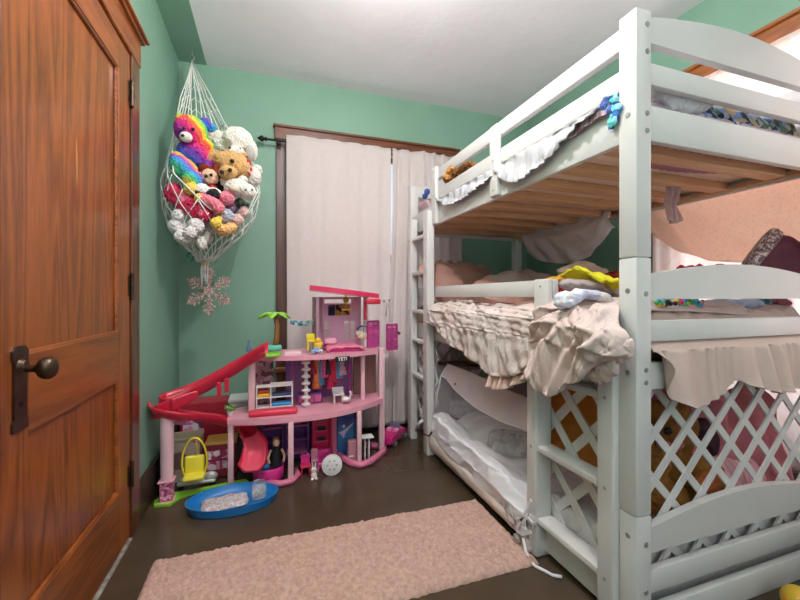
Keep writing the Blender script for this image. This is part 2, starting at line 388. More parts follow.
# ---------------------------------------------------------------- curtains
def interp(pts, x):
    pts = sorted(pts)
    if x <= pts[0][0]: return pts[0][1]
    for (a, b), (c, e) in zip(pts, pts[1:]):
        if x <= c:
            k = (x - a) / (c - a) if c > a else 0; k = k * k * (3 - 2 * k) if False else k
            return b + (e - b) * k
    return pts[-1][1]
M_CURT = mat('blush_curtain', (228, 217, 214), .85, var=.03, scale=30, bump=.12, bscale=300, transl=.32)
def curtain(name, label, axis, a0, a1, at, z0, z1, m, folds, amp=.014, seed=0.0, group=None, rodz=None, lean=0.0):
    t = thing(name, label, 'curtain', ((a0 + a1) / 2, at, z0) if axis == 'X' else (at, (a0 + a1) / 2, z0), group)
    def f(s, q):
        z = z1 + (z0 - z1) * q; a = a0 + (a1 - a0) * s
        w = mn.noise(Vector((s * folds * .55 + seed, q * .6, seed)))
        gather = 1.0 if z > rodz + .03 else (.35 if abs(z - rodz) < .03 else .7 + .5 * q)
        h = amp * gather * (math.sin(s * folds * 2 * math.pi + 2.2 * w + seed) + .6 * math.sin(s * folds * 4.4 * math.pi + seed * 3 + 3 * w) * .6 + 1.2 * w)
        if abs(z - rodz) < .035: h = h * .5 - .004
        a += .012 * math.sin(q * 3 + seed) * (s - .5) + lean * (1 - s) * max(0, min(1, q * 2.6 - .55))
        return (a, at + h, z) if axis == 'X' else (at + h, a, z)
    MB().grid(150, 70, f).build('fabric_panel', m, t, smooth=180, mods=[SOLID(.0015)])
    return t
rod = thing('curtain_rod', 'black iron curtain rod with pointed finial above the back window', 'curtain rod', (.75, 3.02, 2.28))
MB().cyl((-.02, 3.02, 2.28), (1.68, 3.02, 2.28), .0085).build('rod', M_BLACK, rod, smooth=40)
for sx, x in ((-1, -.02), (1, 1.68)):
    f = MB(); f.lathe([(.0085, 0), (.016, .004), (.016, .012), (.009, .018), (.011, .022), (.022, .034), (.022, .044), (.012, .058), (.006, .066), (.001, .075)])
    bmesh.ops.transform(f.bm, matrix=Matrix.Translation((x, 3.02, 2.28)) @ Matrix.Rotation(R(90) * sx, 4, 'Y'), verts=f.bm.verts)
    f.build('finial', M_BLACK, rod, smooth=50)
for x in (.065, 1.60):
    MB().box((x - .014, YB - .028, 2.235), (x + .014, YB - .022, 2.315), .002).cyl((x, YB - .025, 2.27), (x, 3.02, 2.266), .006).cyl((x - .012, 3.02, 2.28), (x + .012, 3.02, 2.28), .013).build('bracket', M_BLACK, rod, smooth=40)
curtain('curtain', 'wide blush curtain panel hanging behind the pink dollhouse', 'X', .121, .934, 2.995, .045, 2.325, M_CURT, 4.2, .008, 1.3, rodz=2.28)
curtain('curtain', 'narrow blush curtain panel hanging behind the far bunk ladder', 'X', .948, 1.60, 2.995, .045, 2.325, M_CURT, 5.5, .016, 4.1, rodz=2.28, lean=-.03)
M_SHEER = ramp_mat('sheer_print', [(250, 238, 236), (248, 232, 230), (252, 240, 236), (240, 196, 176), (250, 238, 236)], scale=9, kind='noise', bump=0)
def add_transl(m, fac, rgb):
    nt = m.node_tree; N = nt.nodes; L = nt.links; t = N.new('ShaderNodeBsdfTranslucent'); t.inputs[0].default_value = s2l(rgb)
    mx = N.new('ShaderNodeMixShader'); mx.inputs[0].default_value = fac
    L.new(N['Principled BSDF'].outputs[0], mx.inputs[1]); L.new(t.outputs[0], mx.inputs[2]); L.new(mx.outputs[0], N['Material Output'].inputs[0])
add_transl(M_SHEER, .6, (254, 246, 244))
curtain('sheer_curtain', 'thin white sheer curtain glowing in the right window beyond the bunk bed', 'Y', .22, 1.74, 2.245, .3, 2.30, M_SHEER, 9, .012, 2.2, rodz=2.27)
rod = thing('curtain_rod', 'thin rod carrying the sheer curtain on the right wall', 'curtain rod', (2.27, .98, 2.27))
MB().cyl((2.27, .14, 2.27), (2.27, 1.82, 2.27), .006).build('rod', M_BLACK, rod, smooth=40)
for y in (.17, 1.80): MB().cyl((2.27, y, 2.27), (XR, y, 2.27), .005).build('bracket', M_BLACK, rod, smooth=40)

# ---------------------------------------------------------------- the triple bunk bed
BX0, BX1, BY0, BY1 = 1.08, 2.145, .888, 2.964; PW = .064
bed = thing('triple_bunk_bed', 'white painted wooden triple bunk bed with lattice ends standing along the right wall', 'bunk bed', (1.08, .888, 0))
def post(x, y):
    m = MB()
    for z0, z1 in ((0, .408), (.411, 1.223), (1.226, 2.006)): m.box((x, y, z0), (x + PW, y + PW, z1), .004)
    m.box((x + .006, y + .006, .01), (x + PW - .006, y + PW - .006, 1.99))
    return m.build('post', M_WHITE, bed, smooth=35)
posts = [post(x, y) for x in (BX0, BX1 - PW) for y in (BY0, BY1 - PW)]
def bolt(p, n, parent, r=.0095):
    p = Vector(p); n = Vector(n)
    MB().cyl(p - n * .004, p + n * .0025, r, r * .85, 12).cyl(p + n * .0026, p + n * .003, r * .35, seg=6).build('bolt', M_STEEL, parent, smooth=40)
for z in (2.0 - .03, 1.885, 1.69, 1.635, 1.12, .88, .84, .33, .18): bolt((BX0 + .045 if z > 1.3 else BX0 + .04, BY0, z - .01), (0, -1, 0), posts[0])
for z in (1.955, 1.68, 1.12, .86, .34): bolt((BX0, BY0 + .03, z), (-1, 0, 0), posts[0])
def arch_board(y, z0, zend, zmid):
    n = 28; P = [(BX0 + PW, y, z0)]
    P += [(BX1 - PW, y, z0)]
    for k in range(n + 1):
        s = 1 - k / n; x = BX0 + PW + (BX1 - BX0 - 2 * PW) * s
        P.append((x, y, zend + (zmid - zend) * math.sin(math.pi * s) ** 1.0))
    MB().prism(P, (0, .026, 0)).build('end_arch', M_WHITE, bed, smooth=30)
def end_rail(y, z0, z1): MB().box((BX0 + PW, y, z0), (BX1 - PW, y + .026, z1), .004).build('end_rail', M_WHITE, bed, smooth=35)
for y in (BY0 + .016, BY1 - .042):
    arch_board(y, 1.918, 2.0, 2.05); end_rail(y, 1.785, 1.856); end_rail(y, 1.604, 1.718)
    arch_board(y, 1.094, 1.171, 1.217); end_rail(y, .955, 1.023); end_rail(y, .80, .888)
    arch_board(y, .274, .352, .404); end_rail(y, .142, .217); end_rail(y, .0, .092)
def long_rail(x, y0, y1, z0, z1, nm='side_rail'): MB().box((x, y0, z0), (x + .026, y1, z1), .004).build(nm, M_WHITE, bed, smooth=35)
XI = BX1 - PW + .025
ya, yb = BY0 + PW, BY1 - PW
for x in (BX0 + .008, XI):
    long_rail(x, ya, yb, 1.602, 1.744); long_rail(x, ya, yb, .795, .90)
    y1 = 2.446 if x < 1.5 else yb
    long_rail(x, ya, y1, 1.77, 1.842, 'guard_rail'); long_rail(x, ya, y1, 1.908, 1.98, 'guard_rail')
long_rail(XI, ya, yb, 1.10, 1.172, 'guard_rail'); long_rail(BX0 + .008, 1.265, 2.444, 1.10, 1.172, 'guard_rail')
long_rail(XI, ya, yb, .04, .17); MB().box((BX0 + .030, 1.02, .02), (BX0 + .048, 1.34, .108), .003).box((BX0 + .030, 1.02, .118), (BX0 + .048, 1.34, .143), .003).build('kick_board', M_WHITE, bed)
for y0, y1, z0, z1 in ((2.372, 2.446, 1.60, 1.99), (1.632, 1.70, 1.606, 1.962), (1.268, 1.352, .80, 1.174)):
    g = MB().box((BX0 - .02, y0, z0), (BX0 + .008, y1, z1), .006, 3).build('guard_post', M_WHITE, bed, smooth=35)
    for z in (z0 + .03, (z0 + z1) / 2, z1 - .03): bolt((BX0 - .02, (y0 + y1) / 2, z), (-1, 0, 0), g, .005)
# cleats and slats of the upper bunk
for x in (BX0 + .034, XI - .022): MB().box((x, ya, 1.612), (x + .022, yb, 1.634), .002).build('cleat', M_PINE, bed)
for k in range(9):
    y = ya + .06 + k * (yb - ya - .19) / 8
    MB().box((BX0 + .058, y, 1.616), (XI - .024, y + .07, 1.652), .003).build('slat', M_PINE, bed)
M_BEAD = wood_mat('beaded_pine_board', (238, 208, 190), (244, 220, 204), .55, 'X', 3.0, .05)
m = MB()
for k in range(48):
    y = ya + .004 + k * (yb - ya - .008) / 48; m.box((BX0 + .036, y, 1.6525), (XI - .002, y + (yb - ya - .008) / 48 - .003, 1.664), .001, 1)
m.build('bunk_board', M_BEAD, bed)
MB().box((BX0 + .036, ya, .86), (XI - .002, yb, .875)).build('bunk_board', M_PINE, bed)
MB().box((BX0 + .1, 1.5, .03), (XI - .002, yb, .06)).build('bunk_board', M_WHITE, bed)
# ladders
def ladder(uprights, x0, x1, ztop, treads):
    e = empty_part('ladder', bed); e.location = (0, 0, 0)
    for y0, y1 in uprights:
        MB().box((x0, y0, 0), (x1, y1, ztop), .009, 4).build('upright', M_WHITE, e, smooth=35)
    for z in treads:
        MB().box((x0 + .006, uprights[0][1], z - .026), (x1, uprights[1][0], z), .005, 3).build('tread', M_WHITE, e, smooth=35)
        for y0, y1 in uprights:
            y = (y0 + y1) / 2; MB().cyl((x0 - .0015, y, z - .013), (x0 + .001, y, z - .013), .0065, seg=10).build('bolt', M_STEEL, e)
ladder(((2.432, 2.512), (2.752, 2.832)), 1.026, 1.082, 1.70, (1.55, 1.29, 1.006, .786, .522))
ladder(((.953, 1.022), (1.335, 1.40)), 1.058, 1.140, .88, (.777, .474, .170))
# lattice panels: crossed strips clipped to a rectangle
def lattice(axis, at, a0, a1, z0, z1, per, wd, ph=0.0, mt=None):
    m = MB(); n = (0, 1, 0) if axis == 'X' else (1, 0, 0)
    for sg, off in ((1, 0.0), (-1, .007)):
        k = -40
        while k < 60:
            c = k * per + ph; k += 1
            # line: z - z0 = sg*(a - a0) + c'
            pts = []
            for a in (a0, a1):
                z = z0 + sg * (a - a0) * 1.03 + (c if sg > 0 else c)
                if z0 <= z <= z1: pts.append((a, z))
            for z in (z0, z1):
                a = a0 + sg * (z - z0 - c) / 1.03
                if a0 < a < a1: pts.append((a, z))
            if len(pts) < 2 or (pts[0][0] - pts[1][0]) ** 2 + (pts[0][1] - pts[1][1]) ** 2 < .0016: continue
            (p, q) = pts[:2]
            if axis == 'X': m.strip((p[0], at + off, p[1]), (q[0], at + off, q[1]), wd, n, .0068)
            else: m.strip((at + off, p[0], p[1]), (at + off, q[0], q[1]), wd, n, .0068)
    return m.build('lattice_panel', mt or M_WHITE, bed)
lattice('X', BY0 + .05, BX0 + PW + .002, BX1 - PW - .002, .15, .80, .158, .026, .10)
lattice('X', BY1 - .06, BX0 + PW + .002, BX1 - PW - .002, .15, .80, .158, .026, .05)
lattice('Y', BX0 + .064, ya + .002, 1.37, .15, .79, .19, .036, .05)
lattice('Y', BX0 + .014, 2.42, yb - .002, .17, .79, .154, .034, .05)
# mattresses
def cushion(m_, c, sx, sy, sz, rot=None, n=22, p=4.0, lump=0.0, seed=0.0, rest=.25):
    """a stuffed rectangle: rounded outline, thin at the seam, thick in the middle"""
    M = Matrix.Translation(Vector(c)) @ (rot.to_4x4() if rot is not None else Matrix.Identity(4))
    for side in (1, -1):
        def f(s, q):
            a = s * 2 - 1; b = q * 2 - 1
            r = max(abs(a), abs(b)); 
            if r > 0:
                k = (abs(a) ** p + abs(b) ** p) ** (1 / p); a2, b2 = a * r / k, b * r / k
            else: a2 = b2 = 0
            h = max(0, (1 - r ** 2.6)) ** .5
            nz = lump * mn.noise(Vector((a * 2.2 + seed, b * 2.2, side * 3 + seed)))
            return M @ Vector((a2 * sx * (1 + nz * .3), b2 * sy * (1 + nz * .3), side * sz * h * (1 + nz) if r < 1 else 0))
        m_.grid(n, n, f)
    bmesh.ops.remove_doubles(m_.bm, verts=m_.bm.verts[:], dist=1e-4)
    return m_
from mathutils import Euler
def rot(x, y, z): return Euler((R(x), R(y), R(z))).to_matrix()
M_LILAC = mat('lilac_sheet', (206, 186, 196), .8, var=.04, scale=12, bump=.15, bscale=120)
M_TANFAB = mat('tan_fabric', (196, 166, 154), .85, var=.06, scale=10, bump=.15, bscale=160)
t = thing('mattress', 'lilac covered mattress lying on the top bunk', 'mattress', (1.6, 1.9, 1.665))
MB().box((BX0 + .04, ya + .008, 1.666), (XI - .006, yb - .008, 1.785), .03, 4).build('cover', M_LILAC, t, smooth=60)
t = thing('mattress', 'tan covered mattress lying on the middle bunk', 'mattress', (1.6, 1.9, .876))
MB().box((BX0 + .04, ya + .008, .876), (XI - .006, yb - .008, 1.0), .03, 4).build('cover', M_TANFAB, t, smooth=60)
# ---------------------------------------------------------------- bedding
def fold(y, q, seed, amp, fy=14.0, slant=3.0):
    w = mn.noise(Vector((y * 3 + seed, q * 2.5, seed))) * 1.6
    a = y * fy + q * slant + w * 2.2
    return amp * ((1 - abs(math.sin(a))) * 1.4 - .5 + .45 * math.sin(a * 2.3 + w * 3) + .3 * mn.noise(Vector((y * 22, q * 12, seed))))
def rdg(a, b, c): return 1 - 2.2 * abs(mn.noise(Vector((a, b, c))))
def ruck(y, q, sd, big, small, sl=4.0):
    a = y * 6 + q * sl * .5; b = q * 3.2 - y * .8
    w1 = mn.noise(Vector((a * .6, b * .7, sd))) * 1.5
    return big * rdg(a + w1, b * .6, sd) + big * .5 * rdg(a * 1.9 + sd, b * .9 + w1, sd + 3) + small * rdg(y * 34 + q * sl * 2 + w1 * 5, q * 5, sd + 5) + small * .7 * rdg(y * 60, q * 22, sd + 9)
def drape_long(name, parent, m, y0, y1, low, prof, xs, zs, nu, nv, fn, thick=.006):
    """cloth over the long side rail: runs inside -> edge -> hangs down to low(y)"""
    def f(s, q):
        y = y0 + (y1 - y0) * s; zb = interp(low, y)
        k = q * (len(xs) - 1); i = min(int(k), len(xs) - 2); fr = k - i; fr = fr * fr * (3 - 2 * fr)
        za = [zb if z is None else z for z in zs]
        if None in zs:
            pass
        x = xs[i] + (xs[i + 1] - xs[i]) * fr; z = za[i] + (za[i + 1] - za[i]) * fr
        return fn(s, q, x, y, z)
    o = MB().grid(nu, nv, f).build(name, m, parent, smooth=180, mods=[SOLID(thick)])
    return o
def lowpts(px, x): return [((p := PX(u, v, x)).y, p.z) for u, v in px]
def lowpty(px, y): return [((p := PY(u, v, y)).x, p.z) for u, v in px]

M_QUILT = mat('white_quilt', (196, 195, 200), .8, var=.03, scale=20, bump=.2, bscale=120)
M_RUCH = mat('blush_ruched', (212, 189, 183), .75, var=.07, scale=9, bump=.25, bscale=90)
M_RUCHW = mat('white_ruched', (224, 212, 208), .78, rgb2=(208, 184, 178), scale=7, bump=.25, bscale=90)
M_SATIN = mat('blush_satin', (214, 178, 166), .42, var=.05, scale=6, bump=.05, bscale=60)
M_SKIRT = mat('blush_skirt', (206, 180, 170), .6, var=.06, scale=8, bump=.1, bscale=90)
# white quilt over the top rail
q_low = lowpts([(599, 110), (580, 126), (560, 148), (548, 161), (535, 171), (520, 183), (510, 183), (503, 180), (497, 172), (490, 180), (470, 195), (455, 204), (447, 206), (440, 201), (436, 196)], 1.068)
t = thing('quilt', 'white puckered quilt poking out under the top guard rail', 'quilt', (1.2, 1.7, 1.76))
def qf(s, q, x, y, z):
    cell = (1 - abs(math.sin(y * 36 + q * 3))) ** .7 * .6 + (1 - abs(math.sin(q * 14 + y * 9))) * .5; d = .017 * (1 - cell) if q > .35 else .003 * (1 - cell)
    frill = .006 * math.sin(y * 150) * (1 if q > .93 else .2)
    if q > .55: x -= d + frill
    else: z += d * .6 if q < .3 else 0
    return (x, y, z)
drape_long('quilt_cover', t, M_QUILT, 1.02, 2.37, q_low, None, [1.75, 1.16, 1.092, 1.074, 1.064], [1.80, 1.792, 1.757, 1.748, None], 260, 34, qf, .004)
# mauve sheet and blue bundle by the near post
t = thing('sheet', 'mauve striped sheet slipping over the top rail beside the blue bundle', 'sheet', (1.2, 1.1, 1.7))
sl = lowpts([(612, 112), (600, 117), (585, 127), (578, 133), (571, 138)], 1.07)
drape_long('sheet_cloth', t, ramp_mat('mauve_stripe', [(150, 112, 124), (206, 176, 186), (168, 128, 140), (222, 200, 206)], 'Y', scale=9, dist=.6), .99, 1.16, sl, None, [1.3, 1.1, 1.078, 1.072], [1.79, 1.765, 1.750, None], 50, 16, lambda s, q, x, y, z: (x - .004 * math.sin(y * 90 + q * 4), y, z), .003)
M_BLUEB = ramp_mat('blue_turquoise_print', [(52, 120, 196), (96, 214, 200), (70, 84, 168), (160, 220, 236), (40, 60, 120)], scale=60, kind='voronoi')
t = thing('blanket', 'bunched blue and turquoise blanket squeezed beside the near bunk post', 'blanket', (1.06, .985, 1.66))
m = MB()
pts = [PX(616, 98, 1.09), PX(607, 101, 1.085), PX(603, 106, 1.076), PX(610, 110, 1.074), PX(615, 118, 1.074), PX(612, 123, 1.074), PX(618, 108, 1.074)]
for i, p in enumerate(pts): m.ball(p, (.008, .017, .017), lump=.9, seed=i)
m.build('blanket_bunch', M_BLUEB, t, smooth=180, mods=[('REMESH', dict(mode='VOXEL', voxel_size=.006))])
# end gap of the top bunk: fluffy white throw and printed blanket
t = thing('throw', 'fluffy white throw bunched under the top end rail', 'throw', (1.24, 1.0, 1.78))
m = MB()
for i, (u, v) in enumerate(((660, 92), (668, 95), (676, 97), (684, 101), (692, 104), (700, 104), (706, 100), (672, 104), (684, 108))):
    m.ball(PY(u, v, .955), (.034, .026, .030), lump=.7, seed=i)
m.build('pile', M_QUILT, t, smooth=180, mods=[('REMESH', dict(mode='VOXEL', voxel_size=.008)), ('DISPLACE', dict(strength=.012, texture=bpy.data.textures.new('fluff', 'CLOUDS')))])
bpy.data.textures['fluff'].noise_scale = .02
M_PRINT = ramp_mat('camouflage_print', [(60, 74, 110), (120, 150, 196), (196, 168, 130), (84, 116, 90), (40, 44, 60), (170, 180, 200)], scale=40, kind='voronoi')
t = thing('blanket', 'blue and brown printed blanket lying on the top bunk mattress', 'blanket', (1.6, 1.1, 1.79))
MB().grid(60, 24, lambda s, q: (1.36 + .70 * s, .958 + .35 * q - .012 * mn.noise(Vector((s * 14, q * 4, 9))), 1.765 + .075 * math.sin(min(q * 14, 1.57)) + .022 * mn.noise(Vector((s * 12, q * 5, 5))))).build('blanket_cloth', M_PRINT, t, smooth=180, mods=[SOLID(.012, -1)])
# brown toy on the top bunk far end
# canopy cloths hanging from the inner rail
M_LACE = mat('white_lace', (242, 238, 240), .85, var=.04, scale=60, bump=.3, bscale=160, transl=.1)
M_PEACH = ramp_mat('peach_net', [(242, 220, 206), (226, 196, 180), (246, 228, 216), (220, 188, 172)], scale=60, kind='noise', bump=.2)
add_transl(M_PEACH, .62, (250, 234, 222))
def canopy(name, label, y0, y1, low, m, sag, seed, x=2.062):
    t = thing(name, label, 'canopy', (x, (y0 + y1) / 2, 1.3))
    def f(s, q):
        y = y0 + (y1 - y0) * s; zb = interp(low, y)
        z = 1.70 + (zb - 1.70) * q
        return (x - .01 - sag * math.sin(q * math.pi) - .012 * math.sin(s * 28 + q * 9 + seed) * q + .01 * mn.noise(Vector((s * 6, q * 6, seed))), y, z)
    return MB().grid(70, 40, f).build('cloth', m, t, smooth=180, mods=[SOLID(.002)])
canopy('canopy', 'white lacy cloth hanging in a swag inside the middle bunk beyond the clothes pile', 1.84, 2.70, lowpts([(528, 252), (534, 258), (545, 262), (560, 264), (575, 263), (590, 256), (603, 244), (612, 228)], 2.06), M_LACE, .05, 1.0)
canopy('canopy', 'peach net cloth glowing in the window light behind the maroon pillow', .80, 1.74, lowpts([(642, 224), (655, 238), (680, 252), (710, 261), (760, 264), (790, 262), (800, 258)], 2.15), M_PEACH, .0, 2.0, x=2.165)
t = thing('scarf', 'short pale mauve cloth knotted through the top bunk slats', 'scarf', (1.5, 1.2, 1.5))
p = PY(674, 197, 1.22)
m = MB()
m.grid(20, 24, lambda s, q: (p.x - .042 + .084 * s * (1 - .25 * math.sin(q * 3.1)) + .004 * math.sin(q * 9), 1.22 + .012 * math.sin(s * 14 + q * 3), p.z + .045 - .15 * q - .014 * math.sin(s * math.pi) * q))
m.build('cloth', mat('mauve_voile', (206, 170, 166), .8, var=.08, scale=40, bump=.2), t, smooth=180, mods=[SOLID(.004)])
# purple cloth under the boards of the top bunk
t = thing('sheet', 'purple pink sheet edge sagging below the top bunk boards', 'sheet', (1.7, 1.1, 1.64))
MB().grid(40, 10, lambda s, q: (1.18 + .86 * s, 1.0 + q * (.10 + .10 * math.sin(s * math.pi)), 1.6505 - .018 * math.sin(q * math.pi) * math.sin(s * math.pi) - .003 * math.sin(s * 120))).build('sheet_cloth', mat('purple_pink_sheet', (176, 120, 146), .8, var=.12, scale=60), t, smooth=180)

# ---- middle bunk: comforters spilling over the side
t = thing('blanket', 'white ruched blanket with a blush ruffle draped under the middle guard rail', 'blanket', (1.03, 1.9, .9))
a_low = lowpts([(431, 322), (438, 326), (445, 334), (455, 345), (465, 352), (475, 360), (485, 368), (492, 374), (505, 377), (520, 375), (534, 368), (545, 360)], 1.03)
a_y0, a_y1 = PX(545, 300, 1.03).y, 2.425
def af(s, q, x, y, z):
    w = ruck(y, q, 3.1, .020, .007, 5.0); h = .0035 * math.sin(y * 16 + 95 * q + 5 * mn.noise(Vector((y * 5, q * 4, 1))))
    if q > .4: x -= w + h
    else: z += (w + h) * .8 - .03 * math.exp(-((y - 1.75) / .25) ** 2) * (1 if q > .15 else .4)
    return (x, y, z)
drape_long('ruched_cloth', t, M_RUCHW, a_y0, a_y1, a_low, None, [1.7, 1.25, 1.10, 1.045, 1.035, 1.03], [1.03, 1.05, 1.05, 1.01, .93, None], 200, 60, af, .006)
ry0, ry1 = PX(537, 376, 1.035).y, PX(491, 376, 1.035).y
r_low = lowpts([(490, 384), (500, 388), (510, 388), (522, 383), (530, 378), (537, 374)], 1.035)
def rf(s, q):
    y = ry0 + (ry1 - ry0) * s; zt = interp(a_low, y) + .012; zb = interp(r_low, y) - .004
    return (1.032 - .02 * q - (.010 + .012 * q) * math.sin(s * 40 + math.sin(s * 9) * 2), y, zt + (zb - zt) * q)
MB().grid(110, 14, rf).build('ruffle', M_SATIN, t, smooth=180, mods=[SOLID(.003)])

t = thing('comforter', 'blush ruched comforter spilling from the middle bunk over the near ladder', 'comforter', (1.0, 1.1, .9))
b_low = lowpts([(529, 366), (534, 380), (541, 389), (550, 395), (560, 397), (570, 393), (580, 386), (590, 384), (598, 382), (604, 374), (612, 366), (622, 362), (632, 352)], .985)
b_y0, b_y1 = PX(632, 340, .985).y, PX(527, 340, .985).y
def bf(s, q, x, y, z):
    w = ruck(y * 1.3, q, 8.4, .026, .006, -9.0); h = .003 * math.sin(y * 60 + 60 * q + 6 * mn.noise(Vector((y * 5, q * 5, 4))))
    ce = math.exp(-((y - .93) / .06) ** 2) * math.exp(-((q - .72) / .2) ** 2) * .05
    ed = min(1, min(s, 1 - s) / .06)
    if q > .42: x -= (w + h) * ed + ce; z += .02 * mn.noise(Vector((y * 9, q * 6, 2))) * (1 if q < .97 else .5)
    else: z += (w * 1.0 + h * .8) * ed
    lim = interp([(0, .965), (.43, .958), (.5, .928), (.6, .90), (.72, .845), (.86, .84), (1, .88)], q); y = lim + (y - b_y0) * (b_y1 - lim) / (b_y1 - b_y0)
    return (x, y, z)
drape_long('comforter_cloth', t, M_RUCH, b_y0, b_y1, b_low, None, [1.75, 1.4, 1.16, 1.05, 1.005, .995, .99], [1.03, 1.05, 1.06, 1.06, 1.0, .93, None], 150, 90, bf, .008)

b = MB()
for i, (u, v, r) in enumerate(((596, 374, .026), (603, 367, .03), (610, 360, .032), (617, 352, .03), (622, 345, .026), (626, 352, .022), (612, 370, .024), (628, 344, .02), (604, 376, .022))): b.ball(PX(u, v, 1.0), (r * .8, r, r), lump=.7, seed=i * 1.3)
b.build('rolled_end', M_RUCH, t, smooth=180, mods=[('REMESH', dict(mode='VOXEL', voxel_size=.006)), ('SMOOTH', dict(factor=.5, iterations=3)), ('DISPLACE', dict(strength=.008, texture=bpy.data.textures['fluff']))])
t = thing('bed_skirt', 'blush ruffled bed skirt hanging over the near end lattice', 'bed skirt', (1.6, .89, .8))
c_low = lowpty([(655, 346), (660, 360), (664, 374), (668, 390), (673, 400), (686, 406), (700, 408), (715, 401), (728, 393), (733, 384), (740, 380), (746, 385), (758, 387), (775, 393), (790, 387), (800, 389), (830, 398)], .875)
def cf(s, q):
    x = 1.16 + .91 * s; zb = interp(c_low, x); k = q * 5; 
    ys = [1.5, 1.05, .98, .932, .894, .884, .872][:6]; zs = [1.06, 1.06, 1.045, .965, .925, zb]
    i = min(int(k), 4); fr = k - i; fr = fr * fr * (3 - 2 * fr)
    y = ys[i] + (ys[i + 1] - ys[i]) * fr; z = zs[i] + (zs[i + 1] - zs[i]) * fr
    if q > .8: y -= (.006 + .040 * (q - .8) / .2) * (.5 + .5 * math.sin(x * 38 + 3.5 * math.sin(x * 11))) + .005 * math.sin(x * 95 + 4 * math.sin(x * 17))
    elif q < .5: z += .014 * mn.noise(Vector((x * 9, y * 9, 2))) + .006 * math.sin(x * 60 + y * 30)
    return (x, y, z)
MB().grid(150, 60, cf).build('skirt_cloth', M_SKIRT, t, smooth=180, mods=[SOLID(.003)])
# pile at the near end of the middle bunk
def heap(name, label, cat, pxs, Y, r, m, seed, vox=.008, parent_loc=None):
    p0 = PY(pxs[0][0], pxs[0][1], Y); t = thing(name, label, cat, (p0.x, Y, p0.z - r[2]))
    b = MB()
    for i, e in enumerate(pxs):
        rr = e[2] if len(e) > 2 else r; b.ball(PY(e[0], e[1], Y), rr, lump=.45, seed=seed + i)
    b.build('folded_cloth', m, t, smooth=180, mods=[('REMESH', dict(mode='VOXEL', voxel_size=vox)), ('SMOOTH', dict(factor=.5, iterations=2))])
    return t
M_YEL = mat('yellow_towel', (226, 214, 40), .9, var=.12, scale=12, bump=.4, bscale=200)
def ribbon(name, label, cat, pts, wdt, m, th=.012, loc=None, wav=.012, seed=0.):
    """a folded towel: a wide band along a spine, rolled at its edges"""
    t = thing(name, label, cat, loc or tuple(pts[0]))
    P = [Vector(p) for p in pts]
    def f(s, q):
        k = s * (len(P) - 1); i = min(int(k), len(P) - 2); fr = k - i; c = P[i].lerp(P[i + 1], fr * fr * (3 - 2 * fr))
        a = (q - .5) * wdt
        return (c.x + .15 * a, c.y + a, c.z - .9 * abs(a) ** 1.5 * (1 + .4 * math.sin(s * 7 + seed)) + wav * mn.noise(Vector((s * 7 + seed, q * 4, seed))))
    MB().grid(50, 20, f).build('folded_cloth', m, t, smooth=180, mods=[SOLID(th, -1)])
    return t
ribbon('towel', 'bright yellow towel thrown on top of the clothes pile', 'towel', [PY(573, 268, 1.3), PY(587, 270, 1.26), PY(600, 275, 1.22), PY(612, 279, 1.18), PY(624, 284, 1.14)], .2, M_YEL, .012, wav=.02)
ribbon('sleeve_cloth', 'small red cloth edge peeking out behind the yellow towel', 'cloth', [PY(611, 272, 1.4), PY(616, 272, 1.4), PY(624, 273, 1.4)], .08, mat('red_cloth', (170, 50, 36), .8, var=.1), .02, seed=4)
heap('blanket', 'tan pillowy blanket behind the yellow towel', 'blanket', [(572, 272), (582, 268), (594, 273), (606, 279)], 1.55, (.075, .06, .035), M_TANFAB, 5)
heap('shirt', 'grey shirt crumpled under the yellow towel', 'shirt', [(571, 284), (582, 285), (592, 285), (604, 290), (612, 294)], 1.24, (.045, .05, .022), mat('grey_cloth', (168, 156, 156), .85, var=.1, scale=20, bump=.2), 9)
heap('shirt', 'white and pale blue shirt lying at the front of the clothes pile', 'shirt', [(566, 296), (572, 299), (580, 294), (590, 295), (600, 297), (606, 303), (564, 303)], 1.12, (.038, .04, .02), ramp_mat('white_blue_shirt', [(232, 230, 236), (214, 216, 232), (238, 234, 234), (190, 198, 222)], scale=14, kind='noise'), 13)
t = thing('sack', 'red toy sack with a golden rim beside the middle guard post', 'sack', tuple(PY(557, 294, 1.42)))
p = PY(557, 286, 1.42)
MB().lathe([(.001, -.05), (.045, -.05), (.05, -.02), (.048, .012), (.001, .012)], p, 20, 1.0, .8).build('sack_body', mat('crimson_cloth', (160, 24, 34), .8, var=.25, scale=50), t, smooth=60)
MB().grid(40, 10, lambda s, q: (p.x + .055 * math.cos(s * 2 * math.pi) + .016 * math.cos(q * 2 * math.pi) * math.cos(s * 6.283), p.y + .044 * math.sin(s * 6.283) + .016 * math.cos(q * 6.283) * math.sin(s * 6.283), p.z + .022 + .014 * math.sin(q * 6.283) + .006 * math.sin(s * 12)), closed_u=True).build('sack_rim', mat('golden_cloth', (206, 148, 40), .7, var=.1, scale=30, bump=.3), t, smooth=180)
